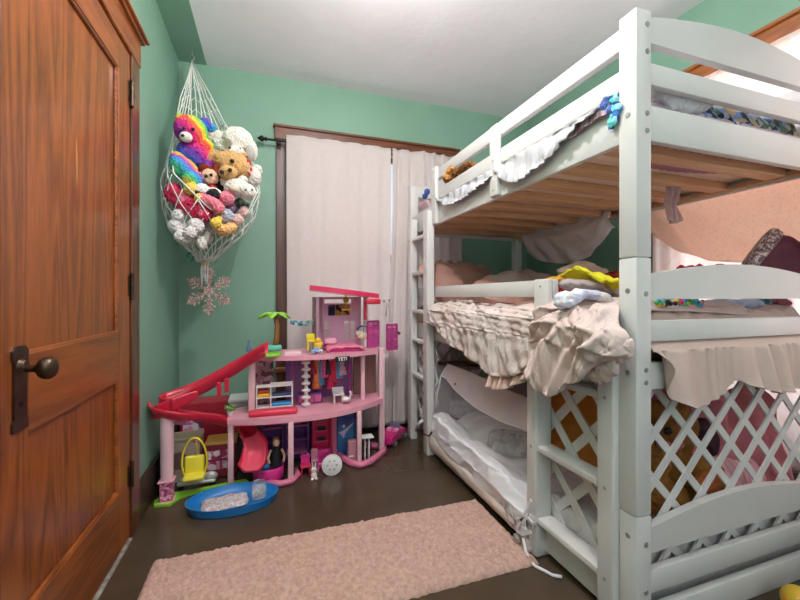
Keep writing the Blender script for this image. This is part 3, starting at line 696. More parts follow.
# pillows and mauve covers further along the middle bunk
M_MAUVE = mat('mauve_cover', (182, 140, 126), .8, rgb2=(160, 118, 106), scale=5, bump=.2, bscale=100)
M_MAUVE2 = mat('dusty_grey_cover', (170, 150, 148), .8, var=.08, scale=5, bump=.2, bscale=100)
t = thing('pillow', 'mauve pillow with a ruffled edge standing at the far end of the middle bunk', 'pillow', (1.45, 2.62, 1.02))
b = MB(); cushion(b, (1.42, 2.62, 1.19), .34, .21, .085, rot(52, 0, 12), lump=.25, seed=2); b.build('pillow_cover', M_MAUVE, t, smooth=180)
b = MB(); Rm = rot(52, 0, 12)
def ruff(s, q):
    a = s * 2 * math.pi; cx, sy = math.cos(a), math.sin(a); k = (abs(cx) ** 4 + abs(sy) ** 4) ** .25
    e = 1 + .10 * q; w = .016 * q * math.sin(s * 150)
    return Vector((1.42, 2.62, 1.19)) + Rm @ Vector((cx / k * .34 * e, sy / k * .21 * (1 + .17 * q), w))
b.grid(200, 5, ruff, closed_u=True); b.build('pillow_ruffle', mat('rosy_ruffle', (196, 150, 136), .75, var=.08, scale=20), t, smooth=180, mods=[SOLID(.003)])
for i, (c, sx, sy, sz, rr, m, lab) in enumerate((((1.50, 2.10, 1.09), .28, .24, .10, (10, 10, -20), M_MAUVE, 'mauve pillow slumped behind the middle guard rail'),
        ((1.66, 2.2, 1.13), .30, .22, .12, (26, -4, 10), M_MAUVE2, 'dusty grey pillow leaning under the white lacy swag'),
        ((1.85, 1.55, 1.10), .22, .26, .10, (8, -12, 10), M_TANFAB, 'tan pillow lying below the peach net cloth'))):
    t = thing('pillow', lab, 'pillow', (c[0], c[1], 1.0)); b = MB(); cushion(b, c, sx, sy, sz, rot(*rr), lump=.35, seed=i * 3.3); b.build('pillow_cover', m, t, smooth=180)
t = thing('comforter', 'crumpled mauve comforter covering the far half of the middle bunk', 'comforter', (1.6, 2.2, 1.0))
MB().grid(80, 80, lambda s, q: (1.14 + .93 * s, 1.45 + 1.40 * q, 1.012 + .07 * abs(mn.noise(Vector((s * 4, q * 6, 1)))) + .05 * math.sin(q * 3.1) * math.sin(s * 3.1) + .02 * mn.noise(Vector((s * 14, q * 18, 3))))).build('comforter_cloth', M_MAUVE, t, smooth=180, mods=[SOLID(.01, -1)])
# maroon pillow with sequined border at the near end
t = thing('pillow', 'maroon pillow with a grey sequined border propped inside the near end', 'pillow', (1.95, 1.14, 1.05))
c = PY(789, 266, 1.01); Rm = rot(78, 0, -30) @ rot(0, 0, -38)
b = MB(); cushion(b, c, .13, .115, .055, Rm, lump=.2, seed=4); b.build('pillow_cover', mat('maroon_velvet', (84, 22, 44), .7, var=.12, scale=8), t, smooth=180)
b = MB(); cushion(b, c + Rm @ Vector((-.118, 0, .004)), .030, .117, .042, Rm, lump=.1, seed=6); b.build('sequin_border', ramp_mat('sequins', [(150, 120, 120), (90, 62, 66), (196, 170, 166), (120, 90, 92)], scale=130, kind='voronoi', rough=.3), t, smooth=180)
# bead pile and cloths in the gap of the near end
bead_cols = [(240, 208, 40), (40, 170, 200), (226, 50, 110), (60, 60, 160), (70, 180, 80), (30, 30, 40)]
bm_ = [mat('toy_bead_%s' % n, c, .3) for n, c in zip(('yellow', 'cyan', 'pink', 'blue', 'green', 'black'), bead_cols)]
t = thing('bead_necklaces', 'tangle of multicoloured plastic bead necklaces on the middle bunk near end', 'beads', (1.3, 1.0, 1.05))
for ci in range(6):
    b = MB()
    for k in range(26):
        u = random.uniform(656, 703); v = random.uniform(300.5, 309)
        b.ball(PY(u, v, random.uniform(.97, 1.04)), .0085, u=8, v=6)
    b.build('bead_strand', bm_[ci], t, smooth=180)
heap('cloth', 'pale blue folded cloth beside the bead necklaces', 'cloth', [(712, 305), (722, 303), (732, 304), (742, 304), (750, 304)], 1.05, (.04, .05, .022), mat('pale_blue_cloth', (176, 190, 214), .85, var=.06, scale=20), 21)
heap('plush_toy', 'teal plush lying next to the pale blue cloth', 'plush toy', [(756, 302), (764, 303)], 1.1, (.025, .03, .02), mat('teal_plush', (60, 110, 120), .9, var=.2, scale=50), 25)
heap('cushion', 'dark maroon cushion edge under the maroon pillow', 'cushion', [(780, 303), (795, 303), (812, 303)], 1.12, (.06, .05, .03), mat('dark_maroon', (96, 44, 56), .8), 27)
# pink balloons toy by the window
t = thing('plush_toy', 'hot pink plush bow sitting below the peach net cloth', 'plush toy', (2.119, 1.5, 1.172))
m = MB()
for u, r in ((681, .026), (690, .034), (699, .026)): m.ball((2.119, PX(u, 262, 2.119).y, 1.222 if r < .03 else 1.218), (r, r * 1.2, .052), lump=.2, seed=u)
m.build('plush_body', mat('hot_pink_plush', (226, 70, 120), .8, var=.12, scale=40), t, smooth=180, mods=[('REMESH', dict(mode='VOXEL', voxel_size=.006))])
t = thing('plush_toy', 'small raspberry plush ball beside the hot pink bow', 'plush toy', (2.119, 1.35, 1.172))
MB().ball((2.119, PX(719, 262, 2.119).y, 1.218), (.03, .04, .048), lump=.2).build('plush_body', mat('raspberry_plush', (186, 50, 84), .8), t, smooth=180)

# ---- the bottom bunk: white mesh tent on a mattress
M_MESH = mat('white_mesh', (236, 232, 238), .7, alpha=.22, spec=.2)
M_PMESH = mat('pink_mesh', (242, 220, 224), .7, rgb2=(232, 218, 230), scale=9, alpha=.85, spec=.2)
M_WDUV = mat('white_duvet', (236, 233, 238), .8, var=.03, scale=9, bump=.2, bscale=60)
M_TSIDE = mat('tan_tent_side', (212, 190, 178), .8, rgb2=(226, 214, 208), scale=9, bump=.2, bscale=90)
t = thing('bed_tent', 'white mesh bed tent with a pink band on the bottom bunk', 'bed tent', (1.2, 1.9, .06))
def sidez(y): return interp([(1.37, .095), (1.6, .10), (2.0, .12), (2.42, .15)], y)
m = MB()
def ts(s, q):
    y = 1.38 + 1.045 * s; zt = sidez(y)
    return (1.052 + .012 * math.sin(q * math.pi) * -1 + .006 * mn.noise(Vector((y * 9, q * 3, 1))) + (.02 if q > .95 else 0), y, .045 + (zt - .045) * q)
m.grid(60, 10, ts); m.build('tent_side', M_TSIDE, t, smooth=180, mods=[SOLID(.004)])
def duv(s, q):
    y = 1.38 + 1.045 * s; zt = sidez(y)
    P = [(1.056, zt), (1.05, zt + .055), (1.075, zt + .11), (1.125, zt + .125), (1.19, zt + .09), (1.25, zt + .06), (1.4, zt + .12), (1.65, zt + .15), (1.99, zt + .12)]
    k = q * 8 * .9999; i = int(k); f = k - i; f = f * f * (3 - 2 * f)
    x = P[i][0] + (P[i + 1][0] - P[i][0]) * f; z = P[i][1] + (P[i + 1][1] - P[i][1]) * f
    w = .016 * rdg(y * 6, q * 4, 2) + .012 * rdg(y * 13 + q * 9, q * 9, 4) + .03 * mn.noise(Vector((y * 4, q * 6, 2)))
    return (x - w * (.5 if q < .4 else 0), y, z + w * min(1, q * 3))
MB().grid(100, 80, duv).build('duvet', M_WDUV, t, smooth=180)
MB().tube([(1.066, 1.39 + 1.03 * k / 20, sidez(1.39 + 1.03 * k / 20) + .004) for k in range(21)], .006, 6).build('tent_piping', M_WDUV, t, smooth=180)
# mesh wall rising from the side edge to the pink band; band rising to the ridge
bandlo = lambda y: interp([(p.y, p.z) for p in (PX(446, 378, 1.12), PX(455, 390, 1.12), PX(475, 407, 1.12), PX(500, 421, 1.12), PX(533, 432, 1.12))], y)
bandhi = lambda y: interp([(p.y, p.z) for p in (PX(446, 364, 1.16), PX(470, 373, 1.16), PX(500, 388, 1.16), PX(533, 402, 1.16), PX(560, 414, 1.16))], y)
ty0, ty1 = 1.40, 2.41
MB().grid(50, 20, lambda s, q: ((1.06 + .06 * q ** .8 - .01 * math.sin(q * 3.1)), ty0 + (ty1 - ty0) * s, sidez(ty0 + (ty1 - ty0) * s) + (bandlo(ty0 + (ty1 - ty0) * s) - sidez(ty0 + (ty1 - ty0) * s)) * q)).build('mesh_wall', M_MESH, t, smooth=180)
MB().grid(50, 8, lambda s, q: (1.12 + .05 * q + .004 * math.sin(s * 40), ty0 + (ty1 - ty0) * s, bandlo(ty0 + (ty1 - ty0) * s) + (bandhi(ty0 + (ty1 - ty0) * s) - bandlo(ty0 + (ty1 - ty0) * s)) * q)).build('pink_band', M_PMESH, t, smooth=180)
MB().grid(16, 12, lambda s, q: (1.07 + .8 * s, 2.415 - .02 * math.sin(q * 3), .28 + (bandhi(2.4) - .28) * q * (1 - .25 * s))).build('mesh_wall', M_MESH, t, smooth=180)
MB().tube([(1.12, ty0 + (ty1 - ty0) * k / 30, bandlo(ty0 + (ty1 - ty0) * k / 30)) for k in range(31)], .004, 6).build('tent_piping', M_WDUV, t, smooth=180)
MB().tube([(1.17, ty0 + (ty1 - ty0) * k / 30, bandhi(ty0 + (ty1 - ty0) * k / 30)) for k in range(31)], .005, 6).build('tent_piping', mat('pink_piping', (220, 190, 196), .7), t, smooth=180)
MB().tube([(1.062, 2.41, .30), (1.09, 2.412, .42), (1.12, 2.412, bandlo(2.41)), (1.17, 2.41, bandhi(2.41))], .005, 6).build('tent_piping', M_WDUV, t, smooth=180)
MB().ball(PX(455, 384, 1.115), .006, u=10, v=6).build('snap_button', M_BLACK, t, smooth=180)
# grey printed pillows inside
M_GPRINT = ramp_mat('grey_print', [(150, 144, 152), (166, 160, 168), (136, 130, 138), (180, 174, 182)], scale=40, kind='voronoi')
for lab, px, X, rr in (('grey printed pillow inside the far end of the bed tent', (468, 408), 1.38, (58, 0, -30)), ('grey printed pillow inside the near part of the bed tent', (511, 443), 1.30, (40, 0, -40))):
    p = PX(px[0], px[1], X); tt = thing('pillow', lab, 'pillow', (p.x, p.y, p.z - .1)); b = MB(); cushion(b, p, .13, .08, .04, rot(*rr), seed=X); b.build('pillow_cover', M_GPRINT, tt, smooth=180)
# buckle, straps and steel handle at the near foot of the tent
t = thing('tent_strap', 'white buckle straps dangling from the bed tent near the ladder foot', 'strap', (1.0, 1.4, .02))
def band(m, pts, w, th=.004):
    P = [Vector(p) for p in pts]
    for a, b in zip(P, P[1:]): m.strip(a, b, w, (b - a).cross(Vector((0, 1, .3))), th)
    return m
m = MB(); band(m, [PX(u, v, 1.02) for u, v in ((531, 500), (526, 512), (519, 524), (516, 530), (522, 534), (531, 532))], .014)
band(m, [PX(u, v, 1.02) for u, v in ((516, 518), (521, 520), (528, 518), (533, 524))], .012); m.build('buckle_strap', M_WDUV, t)
m = MB(); m.tube([PX(u, v, 1.02) for u, v in ((523, 538), (526, 552), (530, 560), (535, 566))] + [PZ(u, v, .012) for u, v in ((545, 571), (552, 575), (562, 577))], .006, 8); m.build('hanging_cord', M_WDUV, t, smooth=180)
m = MB(); m.tube([PX(u, v, 1.0) for u, v in ((507, 503), (505, 508), (508, 518), (513, 526), (516, 524), (512, 514), (509, 505))], .0045, 8); m.build('steel_ring', M_STEEL, t, smooth=180)
m = MB()
for i, (u, v, r) in enumerate(((520, 540, .03), (526, 530, .028), (528, 545, .03), (533, 520, .025))): m.ball(PX(u, v, 1.06), r, lump=.6, seed=i)
m.build('bunched_mesh', mat('sheer_bunch', (226, 214, 210), .7, alpha=.7), t, smooth=180)
t = thing('tent_clip', 'white plastic clip sticking out beside the far ladder foot', 'clip', tuple(PX(419, 428, 1.0)))
MB().tube([PX(u, v, 1.0) for u, v in ((416, 430), (419, 424), (422, 421))], .012, 8).build('clip_body', M_WDUV, t, smooth=180)
MB().tube([PX(u, v, 1.0) for u, v in ((418, 430), (423, 434), (429, 436), (432, 432))], .005, 8).build('clip_strap', M_BLACK, t, smooth=180)
t = thing('storage_shelf', 'dark wooden low shelf in the shadow behind the bed tent', 'shelf', (1.75, 2.72, .06))
MB().box((1.3, 2.6, .06), (1.36, 2.88, .54), .004).box((2.0, 2.6, .06), (2.06, 2.88, .54), .004).build('side_panel', M_OAKZ, t)
for z in (.06, .30, .54): MB().box((1.3, 2.6, z), (2.06, 2.88, z + .025), .004).build('shelf_board', M_OAKX, t)
t = thing('ball', 'mustard yellow ball sitting high in the shadow behind the bed tent', 'ball', (1.535, 2.70, .566))
p = Vector((1.535, 2.70, .628))
MB().ball(p, (.08, .08, .062)).build('ball_skin', mat('mustard', (196, 146, 40), .7, var=.1, scale=20), t, smooth=180)
t = thing('cushion', 'dark green cushion piled behind the mustard yellow ball', 'cushion', (1.82, 2.74, .57))
b = MB(); cushion(b, (1.82, 2.74, .64), .16, .12, .07, rot(0, 0, 5), seed=3); b.build('cushion_cover', mat('dark_green_cloth', (40, 50, 44), .9), t, smooth=180)
t = thing('plush_toy', 'purple and green plush tucked behind the far ladder', 'plush toy', tuple(PX(437, 375, 1.4)))
b = MB(); b.ball(PX(438, 366, 1.4), (.05, .05, .08), lump=.4, seed=1); b.build('plush_body', ramp_mat('purple_green', [(96, 60, 130), (60, 120, 100), (130, 90, 160)], scale=14, kind='noise'), t, smooth=180)
t = thing('cushion', 'pale pink cushion glimpsed behind the far ladder upright', 'cushion', tuple(PX(441, 356, 1.5)))
b = MB(); cushion(b, PX(440, 346, 1.5), .16, .08, .05, rot(60, 0, 0), seed=2); b.build('cushion_cover', mat('pale_pink_cloth', (222, 196, 204), .8), t, smooth=180)
# ---------------------------------------------------------------- stuffed toys: one kind of builder
M_EYE = mat('bead_eye', (14, 12, 14), .12); M_NOSE = mat('stitched_nose', (40, 26, 26), .5)
def fur(name, c, c2=None, sc=30): return mat(name, c, .95, var=0 if c2 else .10, rgb2=c2, scale=sc, bump=.55, bscale=140)
FUZZ = bpy.data.textures.new('fuzz', 'CLOUDS'); FUZZ.noise_scale = .011
def plush(name, label, blobs, m, eyes=(), nose=None, extra=(), vox=.0045, loc=None, smooth=2, eye_r=.006, cat='plush toy', group=None, fuzz=.012):
    """blobs: (centre, radii[, rot]) grown into ONE skin; eyes and nose are sub-things sewn on"""
    c0 = loc or tuple(blobs[0][0]); t = thing(name, label, cat, c0, group)
    b = MB()
    for i, e in enumerate(blobs): b.ball(e[0], e[1], e[2] if len(e) > 2 else None, lump=.12, seed=i * 2.1)
    b.build('plush_body', m, t, smooth=180, mods=[('REMESH', dict(mode='VOXEL', voxel_size=vox)), ('SMOOTH', dict(factor=.5, iterations=smooth)), ('DISPLACE', dict(strength=fuzz, mid_level=.5, texture=FUZZ))])
    for e in eyes: MB().ball(e, eye_r, u=10, v=8).build('eye', M_EYE, t, smooth=180)
    if nose: MB().ball(nose[0], nose[1], u=12, v=8).build('nose', M_NOSE, t, smooth=180)
    for nm, bl, mm in extra:
        b = MB()
        for i, e in enumerate(bl): b.ball(e[0], e[1], e[2] if len(e) > 2 else None, u=14, v=10, lump=.08, seed=i)
        b.build(nm, mm, t, smooth=180)
    return t
# big teddy bear in the bottom bunk, seen through the near lattice
V = Vector
tm = fur('tan_teddy_fur', (176, 120, 52), (146, 94, 38), 12); pad = fur('ginger_pad', (196, 110, 62))
tb = lambda u, v, y: PY(u, v, y)
plush('teddy_bear', 'big tan teddy bear sitting behind the near lattice of the bottom bunk', [(tb(668, 470, 1.2), (.16, .13, .20)), (tb(668, 425, 1.18), (.12, .11, .11)), (tb(650, 408, 1.2), (.04, .03, .04)), (tb(694, 412, 1.2), (.045, .03, .045)), (tb(668, 432, 1.07), (.05, .05, .045)),
    (tb(698, 478, 1.08), (.10, .10, .09)), (tb(664, 498, 1.06), (.09, .08, .07)), (tb(700, 450, 1.14), (.06, .05, .11)), (tb(656, 455, 1.1), (.05, .05, .11))], tm,
    eyes=[tb(660, 420, 1.07), tb(679, 420, 1.07)], nose=(tb(668, 431, 1.02), (.02, .012, .014)), extra=[('foot_pad', [(tb(707, 484, 1.0), (.066, .03, .05))], pad), ('bow', [(tb(664, 444, 1.06), (.035, .02, .02)), (tb(676, 445, 1.055), (.035, .02, .02))], fur('pink_bow', (214, 130, 150)))], vox=.012, loc=tuple(tb(668, 500, 1.2)))
t = thing('bedding', 'pink quilted bedding bunched high against the window side of the bottom bunk', 'bedding', (1.8, 1.1, .26))
def rq(s, q):
    x = 1.52 + .54 * s; y = 1.19 - .15 * s + .03 * math.sin(s * 22) * (1 - .5 * q) - .10 * (1 - q) ** 2
    zt = interp([(0, .60), (.25, .68), (.5, .70), (.75, .66), (1, .70)], s)
    return (x, y + .02 * mn.noise(Vector((s * 6, q * 5, 3))) + (.09 * ((q - .85) / .15) ** 2 if q > .85 else 0), .265 + (zt - .265) * q)
b = MB(); b.grid(70, 40, rq)
b.build('quilt_cover', mat('rose_quilt', (214, 128, 138), .85, var=.1, scale=7, bump=.3, bscale=60), t, smooth=180, mods=[SOLID(.02, -1)])
t = thing('pillow', 'light pink striped pillow lying behind the near lattice', 'pillow', (1.9, 1.1, .3))
b = MB(); cushion(b, PY(738, 480, 1.02), .14, .09, .035, rot(64, 4, -6), lump=.2, seed=3); b.build('pillow_cover', ramp_mat('light_pink_stripe', [(246, 190, 200), (236, 170, 186), (250, 204, 210)], 'X', scale=12, dist=.5), t, smooth=180)
t = thing('blanket', 'dark plum blanket crumpled beside the big teddy bear', 'blanket', (1.75, 1.3, .3))
b = MB()
for i, (u, v) in enumerate(((707, 440), (715, 452), (725, 455), (700, 430))): b.ball(PY(u, v, 1.10), (.045, .04, .05), lump=.6, seed=i)
b.build('blanket_folds', mat('dark_plum', (76, 40, 58), .85, var=.2, scale=20), t, smooth=180, mods=[('REMESH', dict(mode='VOXEL', voxel_size=.012))])
t = thing('mattress', 'white covered mattress of the bottom bunk seen under the near arch', 'mattress', (1.6, 1.2, .06))
MB().box((1.15, .958, .03), (XI - .006, 1.375, .25), .03, 4).build('cover', mat('white_mattress_print', (214, 210, 210), .8, rgb2=(196, 190, 192), scale=24), t, smooth=60)
t = thing('ball', 'orange and lime toy ball lying on the floor below the near end rail', 'ball', (1.72, .80, 0))
MB().ball((1.735, .81, .046), .046, u=20, v=14).build('ball_skin', ramp_mat('orange_lime', [(236, 130, 40), (240, 170, 50), (196, 190, 50)], scale=9, kind='noise', rough=.4, bump=0), t, smooth=180)
t = thing('cushion', 'ginger brown cushion seen through the near ladder side lattice', 'cushion', (1.33, 1.37, .34))
b = MB(); cushion(b, (1.33, 1.37, .54), .17, .20, .06, rot(76, 0, -42), lump=.3, seed=5); b.build('cushion_cover', fur('ginger_brown_fur', (206, 124, 48)), t, smooth=180)
# ---------------------------------------------------------------- toy net in the corner
hook = V((-.51, 2.947, 2.795))
net = thing('toy_net', 'white knotted rope net full of stuffed toys hanging in the corner', 'toy net', tuple(hook))
M_ROPE = mat('white_cotton_rope', (232, 232, 226), .85, var=.06, scale=80)
MB().tube([hook, hook + V((0, 0, -.03)), hook + V((.015, 0, -.045)), hook + V((.01, 0, -.065)), hook + V((-.012, 0, -.06))], .004, 8).build('ceiling_hook', M_STEEL, net, smooth=180)
NY = 2.66
bag = [(118, 203, 20), (130, 204, 26), (160, 214, 41), (190, 213, 48), (215, 211, 44), (232, 208, 36), (248, 206, 20), (262, 205, 7)]
def bagc(w):
    k = w * (len(bag) - 1); i = min(int(k), len(bag) - 2); f = k - i
    v, uc, r = [bag[i][j] + (bag[i + 1][j] - bag[i][j]) * f for j in range(3)]
    c = PY(uc, v, NY); return c, r * .0057
def S(phi, w, e=1.0):
    c, r = bagc(w); x = c.x + r * e * math.cos(phi); y = c.y - r * (1.14 if math.sin(phi) > 0 else .82) * e * math.sin(phi)
    return V((max(x, XL + .012), min(y, YB - .05), c.z))
def wrim(phi):
    # rim of the net: high at the back and the left, low at the front right
    a = phi % (2 * math.pi)
    if a > math.pi: return 0.02
    s = a / math.pi        # 0 right .. 1 left
    return interp([(0, .25), (.2, .62), (.45, .60), (.7, .42), (.85, .22), (1, .03)], s)
mN = MB(); NS = 15
for sg in (1, -1):
    for k in range(NS):
        p0 = 2 * math.pi * k / NS; pts = []
        for j in range(41):
            w = j / 40; phi = p0 + sg * w * 2.3
            if w >= wrim(phi): pts.append(S(phi, w, 1.03))
            elif len(pts) > 1: mN.tube(pts, .0032, 5); pts = []
            else: pts = []
        if len(pts) > 1: mN.tube(pts, .0032, 5)
rim = [S(2 * math.pi * k / 80, wrim(2 * math.pi * k / 80), 1.03) for k in range(80)]
mN.tube(rim, .004, 6, closed=True)
mN.build('net_mesh', M_ROPE, net, smooth=180)
ap = hook + V((0, 0, -.07))
for k in range(14):
    phi = math.pi * (.86 + 1.10 * k / 13); r = S(phi, wrim(phi), 1.03); mid = ap.lerp(r, .55) + V((random.uniform(-.014, .014), 0, random.uniform(-.02, .01)))
    MB().tube([ap, ap.lerp(r, .25) + V((random.uniform(-.006, .006), 0, 0)), mid, r], .0034, 5).build('hanging_strand', M_ROPE, net, smooth=180)
fk = MB()
for lev in (.45, .62, .8):
    pts = []
    for k in range(14):
        phi = math.pi * (.86 + 1.10 * k / 13); r = S(phi, wrim(phi), 1.03); pts.append(ap.lerp(r, lev + (.03 if k % 2 else -.03)))
    fk.tube(pts, .0026, 5)
fk.build('cross_strand', M_ROPE, net, smooth=180)
tl = MB(); bt = PY(205, 262, NY)
for k in range(9):
    a = k * .7; tl.tube([bt + V((.010 * math.cos(a), .010 * math.sin(a), .02)), bt + V((.022 * math.cos(a), .02 * math.sin(a), -.05)), bt + V((.016 * math.cos(a), .016 * math.sin(a), -.10 - .02 * (k % 3)))], .005, 6)
tl.build('tail_tassel', M_ROPE, net, smooth=180)
MB().lathe([(.012, -.03), (.02, -.02), (.022, .0), (.018, .02), (.01, .025)], bt + V((0, 0, -.01)), 16).build('rope_knot', mat('tan_knot', (206, 176, 150), .8), net, smooth=180)

q = .0056
def P5(u, v, y=2.52): return PY(u, v, y)
RB = ramp_mat('rainbow_plush', [(246, 206, 60), (90, 190, 80), (40, 90, 200), (130, 50, 160), (226, 40, 120), (240, 120, 40)], 'DIAGONAL', scale=1.9, dist=1.2)
RB2 = ramp_mat('rainbow_plush_bands', [(236, 60, 140), (250, 200, 60), (80, 200, 120), (60, 150, 220), (150, 70, 180)], 'DIAGONAL', scale=3.2, dist=1.0)
WHT = fur('white_fur', (232, 228, 218)); CRM = fur('cream_fur', (232, 220, 196)); TANF = fur('tan_fur', (206, 164, 108)); BLK = fur('black_fur', (26, 24, 26))
plush('rainbow_bear', 'rainbow tie dye bear with pink face sitting at the top left of the net', [(P5(191, 131, 2.5), (16 * q, .085, 15 * q)), (P5(200, 157, 2.55), (18 * q, .09, 17 * q)), (P5(181, 118, 2.53), (5 * q, .02, 5 * q)), (P5(205, 124, 2.53), (6 * q, .02, 7 * q)), (P5(207, 146, 2.5), (7 * q, .04, 7 * q)), (P5(183, 150, 2.5), (6 * q, .035, 8 * q)), (P5(211, 166, 2.5), (8 * q, .05, 7 * q))], RB,
    eyes=[P5(184, 128, 2.412), P5(193, 129, 2.412)], nose=(P5(183, 135.5, 2.40), (.011, .008, .008)), extra=[('muzzle', [(P5(186, 137, 2.425), (6 * q, .03, 5 * q))], WHT)], eye_r=.009)
plush('rainbow_toy', 'striped rainbow plush lying under the rainbow bear behind the net mesh', [(P5(184, 168, 2.47), (15 * q, .07, 10 * q), rot(0, 35, 0)), (P5(194, 180, 2.45), (11 * q, .06, 9 * q)), (P5(178, 160, 2.5), (8 * q, .05, 8 * q))], RB2)
plush('blue_toy', 'small bright blue plush tucked behind the rainbow bear', [(P5(211, 128, 2.62), (5 * q, .03, 5 * q)), (P5(214, 132, 2.63), (4 * q, .03, 4 * q))], fur('bright_blue_fur', (60, 150, 206)))
plush('white_toy', 'creamy white plush arm and belly behind the rainbow bear', [(P5(218, 141, 2.66), (15 * q, .07, 11 * q)), (P5(212, 156, 2.65), (9 * q, .06, 10 * q))], CRM)
plush('plush_dog', 'cream floppy eared dog plush at the top right of the net', [(P5(238, 141, 2.55), (16 * q, .085, 14 * q)), (P5(224, 146, 2.6), (12 * q, .07, 12 * q)), (P5(252, 151, 2.55), (6 * q, .04, 11 * q)), (P5(236, 152, 2.49), (9 * q, .05, 6 * q))], WHT,
    eyes=[P5(230, 148, 2.455), P5(240, 149, 2.455)], nose=(P5(235, 156, 2.43), (.014, .01, .010)), extra=[('ear_patch', [(P5(250, 153, 2.50), (5 * q, .03, 9 * q))], fur('grey_fur', (186, 184, 178)))], eye_r=.009)
plush('tan_deer', 'tan plush with a spotted red bow lying across the net', [(P5(233, 165, 2.47), (20 * q, .085, 13 * q), rot(0, 12, 0)), (P5(216, 160, 2.52), (10 * q, .06, 10 * q)), (P5(228, 173, 2.41), (9 * q, .05, 7 * q)), (P5(244, 155, 2.5), (5 * q, .03, 4 * q))], TANF,
    eyes=[P5(232, 161, 2.385), P5(230, 170, 2.355)], nose=(P5(222, 172, 2.37), (.014, .01, .012)), extra=[('bow', [(P5(248, 163, 2.44), (3.4 * q, .018, 4 * q)), (P5(250, 171, 2.44), (3.4 * q, .018, 4 * q))], ramp_mat('red_dots', [(170, 40, 54), (170, 40, 54), (230, 200, 200)], scale=55, kind='voronoi'))], eye_r=.012)
plush('fluffy_dog', 'white fluffy plush behind the spotted red bow', [(P5(252, 177, 2.56), (10 * q, .06, 10 * q)), (P5(244, 178, 2.58), (10 * q, .05, 8 * q)), (P5(257, 170, 2.58), (6 * q, .04, 6 * q))], WHT)
doll_skin = mat('doll_skin', (232, 190, 160), .5)
plush('rag_doll', 'rag doll with auburn hair and round face in the middle of the net', [(P5(210, 177, 2.44), (8 * q, .045, 8 * q))], doll_skin, eyes=[P5(211, 175, 2.392), P5(206, 176, 2.395)],
    extra=[('hair', [(P5(206, 169, 2.46), (7 * q, .04, 5 * q)), (P5(217, 171, 2.46), (5 * q, .04, 9 * q)), (P5(202, 176, 2.47), (3 * q, .03, 7 * q))], fur('auburn_hair', (130, 44, 30))), ('dress', [(P5(212, 190, 2.46), (6 * q, .04, 7 * q))], fur('red_dress', (180, 40, 44)))], eye_r=.009)
plush('plush_lamb', 'white woolly lamb plush on the right of the net', [(P5(237, 188, 2.44), (13 * q, .07, 9 * q)), (P5(248, 192, 2.42), (8 * q, .05, 8 * q)), (P5(228, 182, 2.47), (8 * q, .05, 6 * q)), (P5(243, 180, 2.45), (5 * q, .04, 4 * q))], WHT, eyes=[P5(246, 190, 2.375), P5(252, 190, 2.38)], extra=[('face_patch', [(P5(234, 188, 2.38), (5 * q, .02, 4 * q))], CRM)], eye_r=.007)
plush('plush_cow', 'black and white plush cow half hidden under the rag doll', [(P5(203, 191, 2.42), (8 * q, .05, 7 * q)), (P5(214, 194, 2.41), (7 * q, .045, 6 * q))], ramp_mat('cow_patches', [(236, 232, 226), (30, 28, 30)], scale=16, kind='voronoi'))
plush('black_cat', 'black plush in the dark between the rag doll and the lamb', [(P5(222, 182, 2.50), (9 * q, .05, 11 * q)), (P5(190, 170, 2.62), (14 * q, .05, 14 * q))], BLK)
pk = fur('rose_pink_fur', (232, 130, 146))
plush('pink_pig', 'rose pink sausage shaped plush pushing out of the net front', [(P5(211, 203, 2.40), (12 * q, .05, 6.5 * q), rot(0, 25, 0)), (P5(218, 208, 2.39), (6 * q, .04, 6 * q)), (P5(203, 198, 2.41), (6 * q, .04, 6 * q))], pk)
plush('pink_ball_toy', 'round pink plush ball next to the lamb', [(P5(227, 198, 2.42), (7.5 * q, .045, 7 * q))], fur('candy_pink_fur', (236, 140, 160)))
yl = fur('yellow_fur', (240, 206, 90))
for (u, v), lb in (((190, 189), 'yellow chick plush touching the striped rainbow plush'), ((200, 199), 'yellow chick plush touching the pink sausage plush'), ((216, 223), 'small yellow plush head at the bottom of the net')):
    plush('plush_chick', lb, [(P5(u, v, 2.40), (5.5 * q, .035, 5.5 * q)), (P5(u + 3, v - 4, 2.41), (3.5 * q, .02, 3.5 * q))], yl, group=None)
mg = ramp_mat('magenta_dots', [(206, 40, 86), (214, 50, 96), (198, 34, 80), (236, 120, 150)], scale=30, kind='voronoi', bump=.3)
plush('magenta_snake', 'magenta plush with pale dots curled behind the left net mesh', [(P5(174, 194, 2.50), (9 * q, .06, 11 * q)), (P5(184, 202, 2.46), (11 * q, .06, 11 * q)), (P5(196, 209, 2.44), (12 * q, .06, 10 * q)), (P5(205, 214, 2.43), (8 * q, .05, 8 * q))], mg)
wp = fur('white_pompom', (226, 220, 218)); gp = fur('pale_grey_fur', (200, 196, 200))
plush('pompom_cushion', 'pale fluffy pompom plush bulging at the bottom left of the net', [(P5(188, 230, 2.52), (15 * q, .08, 13 * q)), (P5(179, 216, 2.45), (7 * q, .045, 7 * q)), (P5(175, 226, 2.45), (6.5 * q, .04, 6.5 * q)), (P5(196, 226, 2.42), (8 * q, .045, 8 * q)), (P5(183, 237, 2.43), (8 * q, .05, 7 * q)), (P5(190, 233, 2.39), (6 * q, .03, 6 * q))], wp)
plush('white_bunny', 'tiny white bunny plush poking through the bottom of the net', [(P5(202, 243, 2.46), (5 * q, .03, 7 * q)), (P5(198, 236, 2.46), (2 * q, .012, 4 * q)), (P5(207, 236, 2.46), (3 * q, .02, 5 * q))], WHT)
plush('peach_toy', 'peach plush resting low in the right side of the net', [(P5(223, 230, 2.44), (8 * q, .05, 6 * q)), (P5(231, 228, 2.46), (6 * q, .04, 6 * q))], fur('peach_fur', (232, 180, 120)))
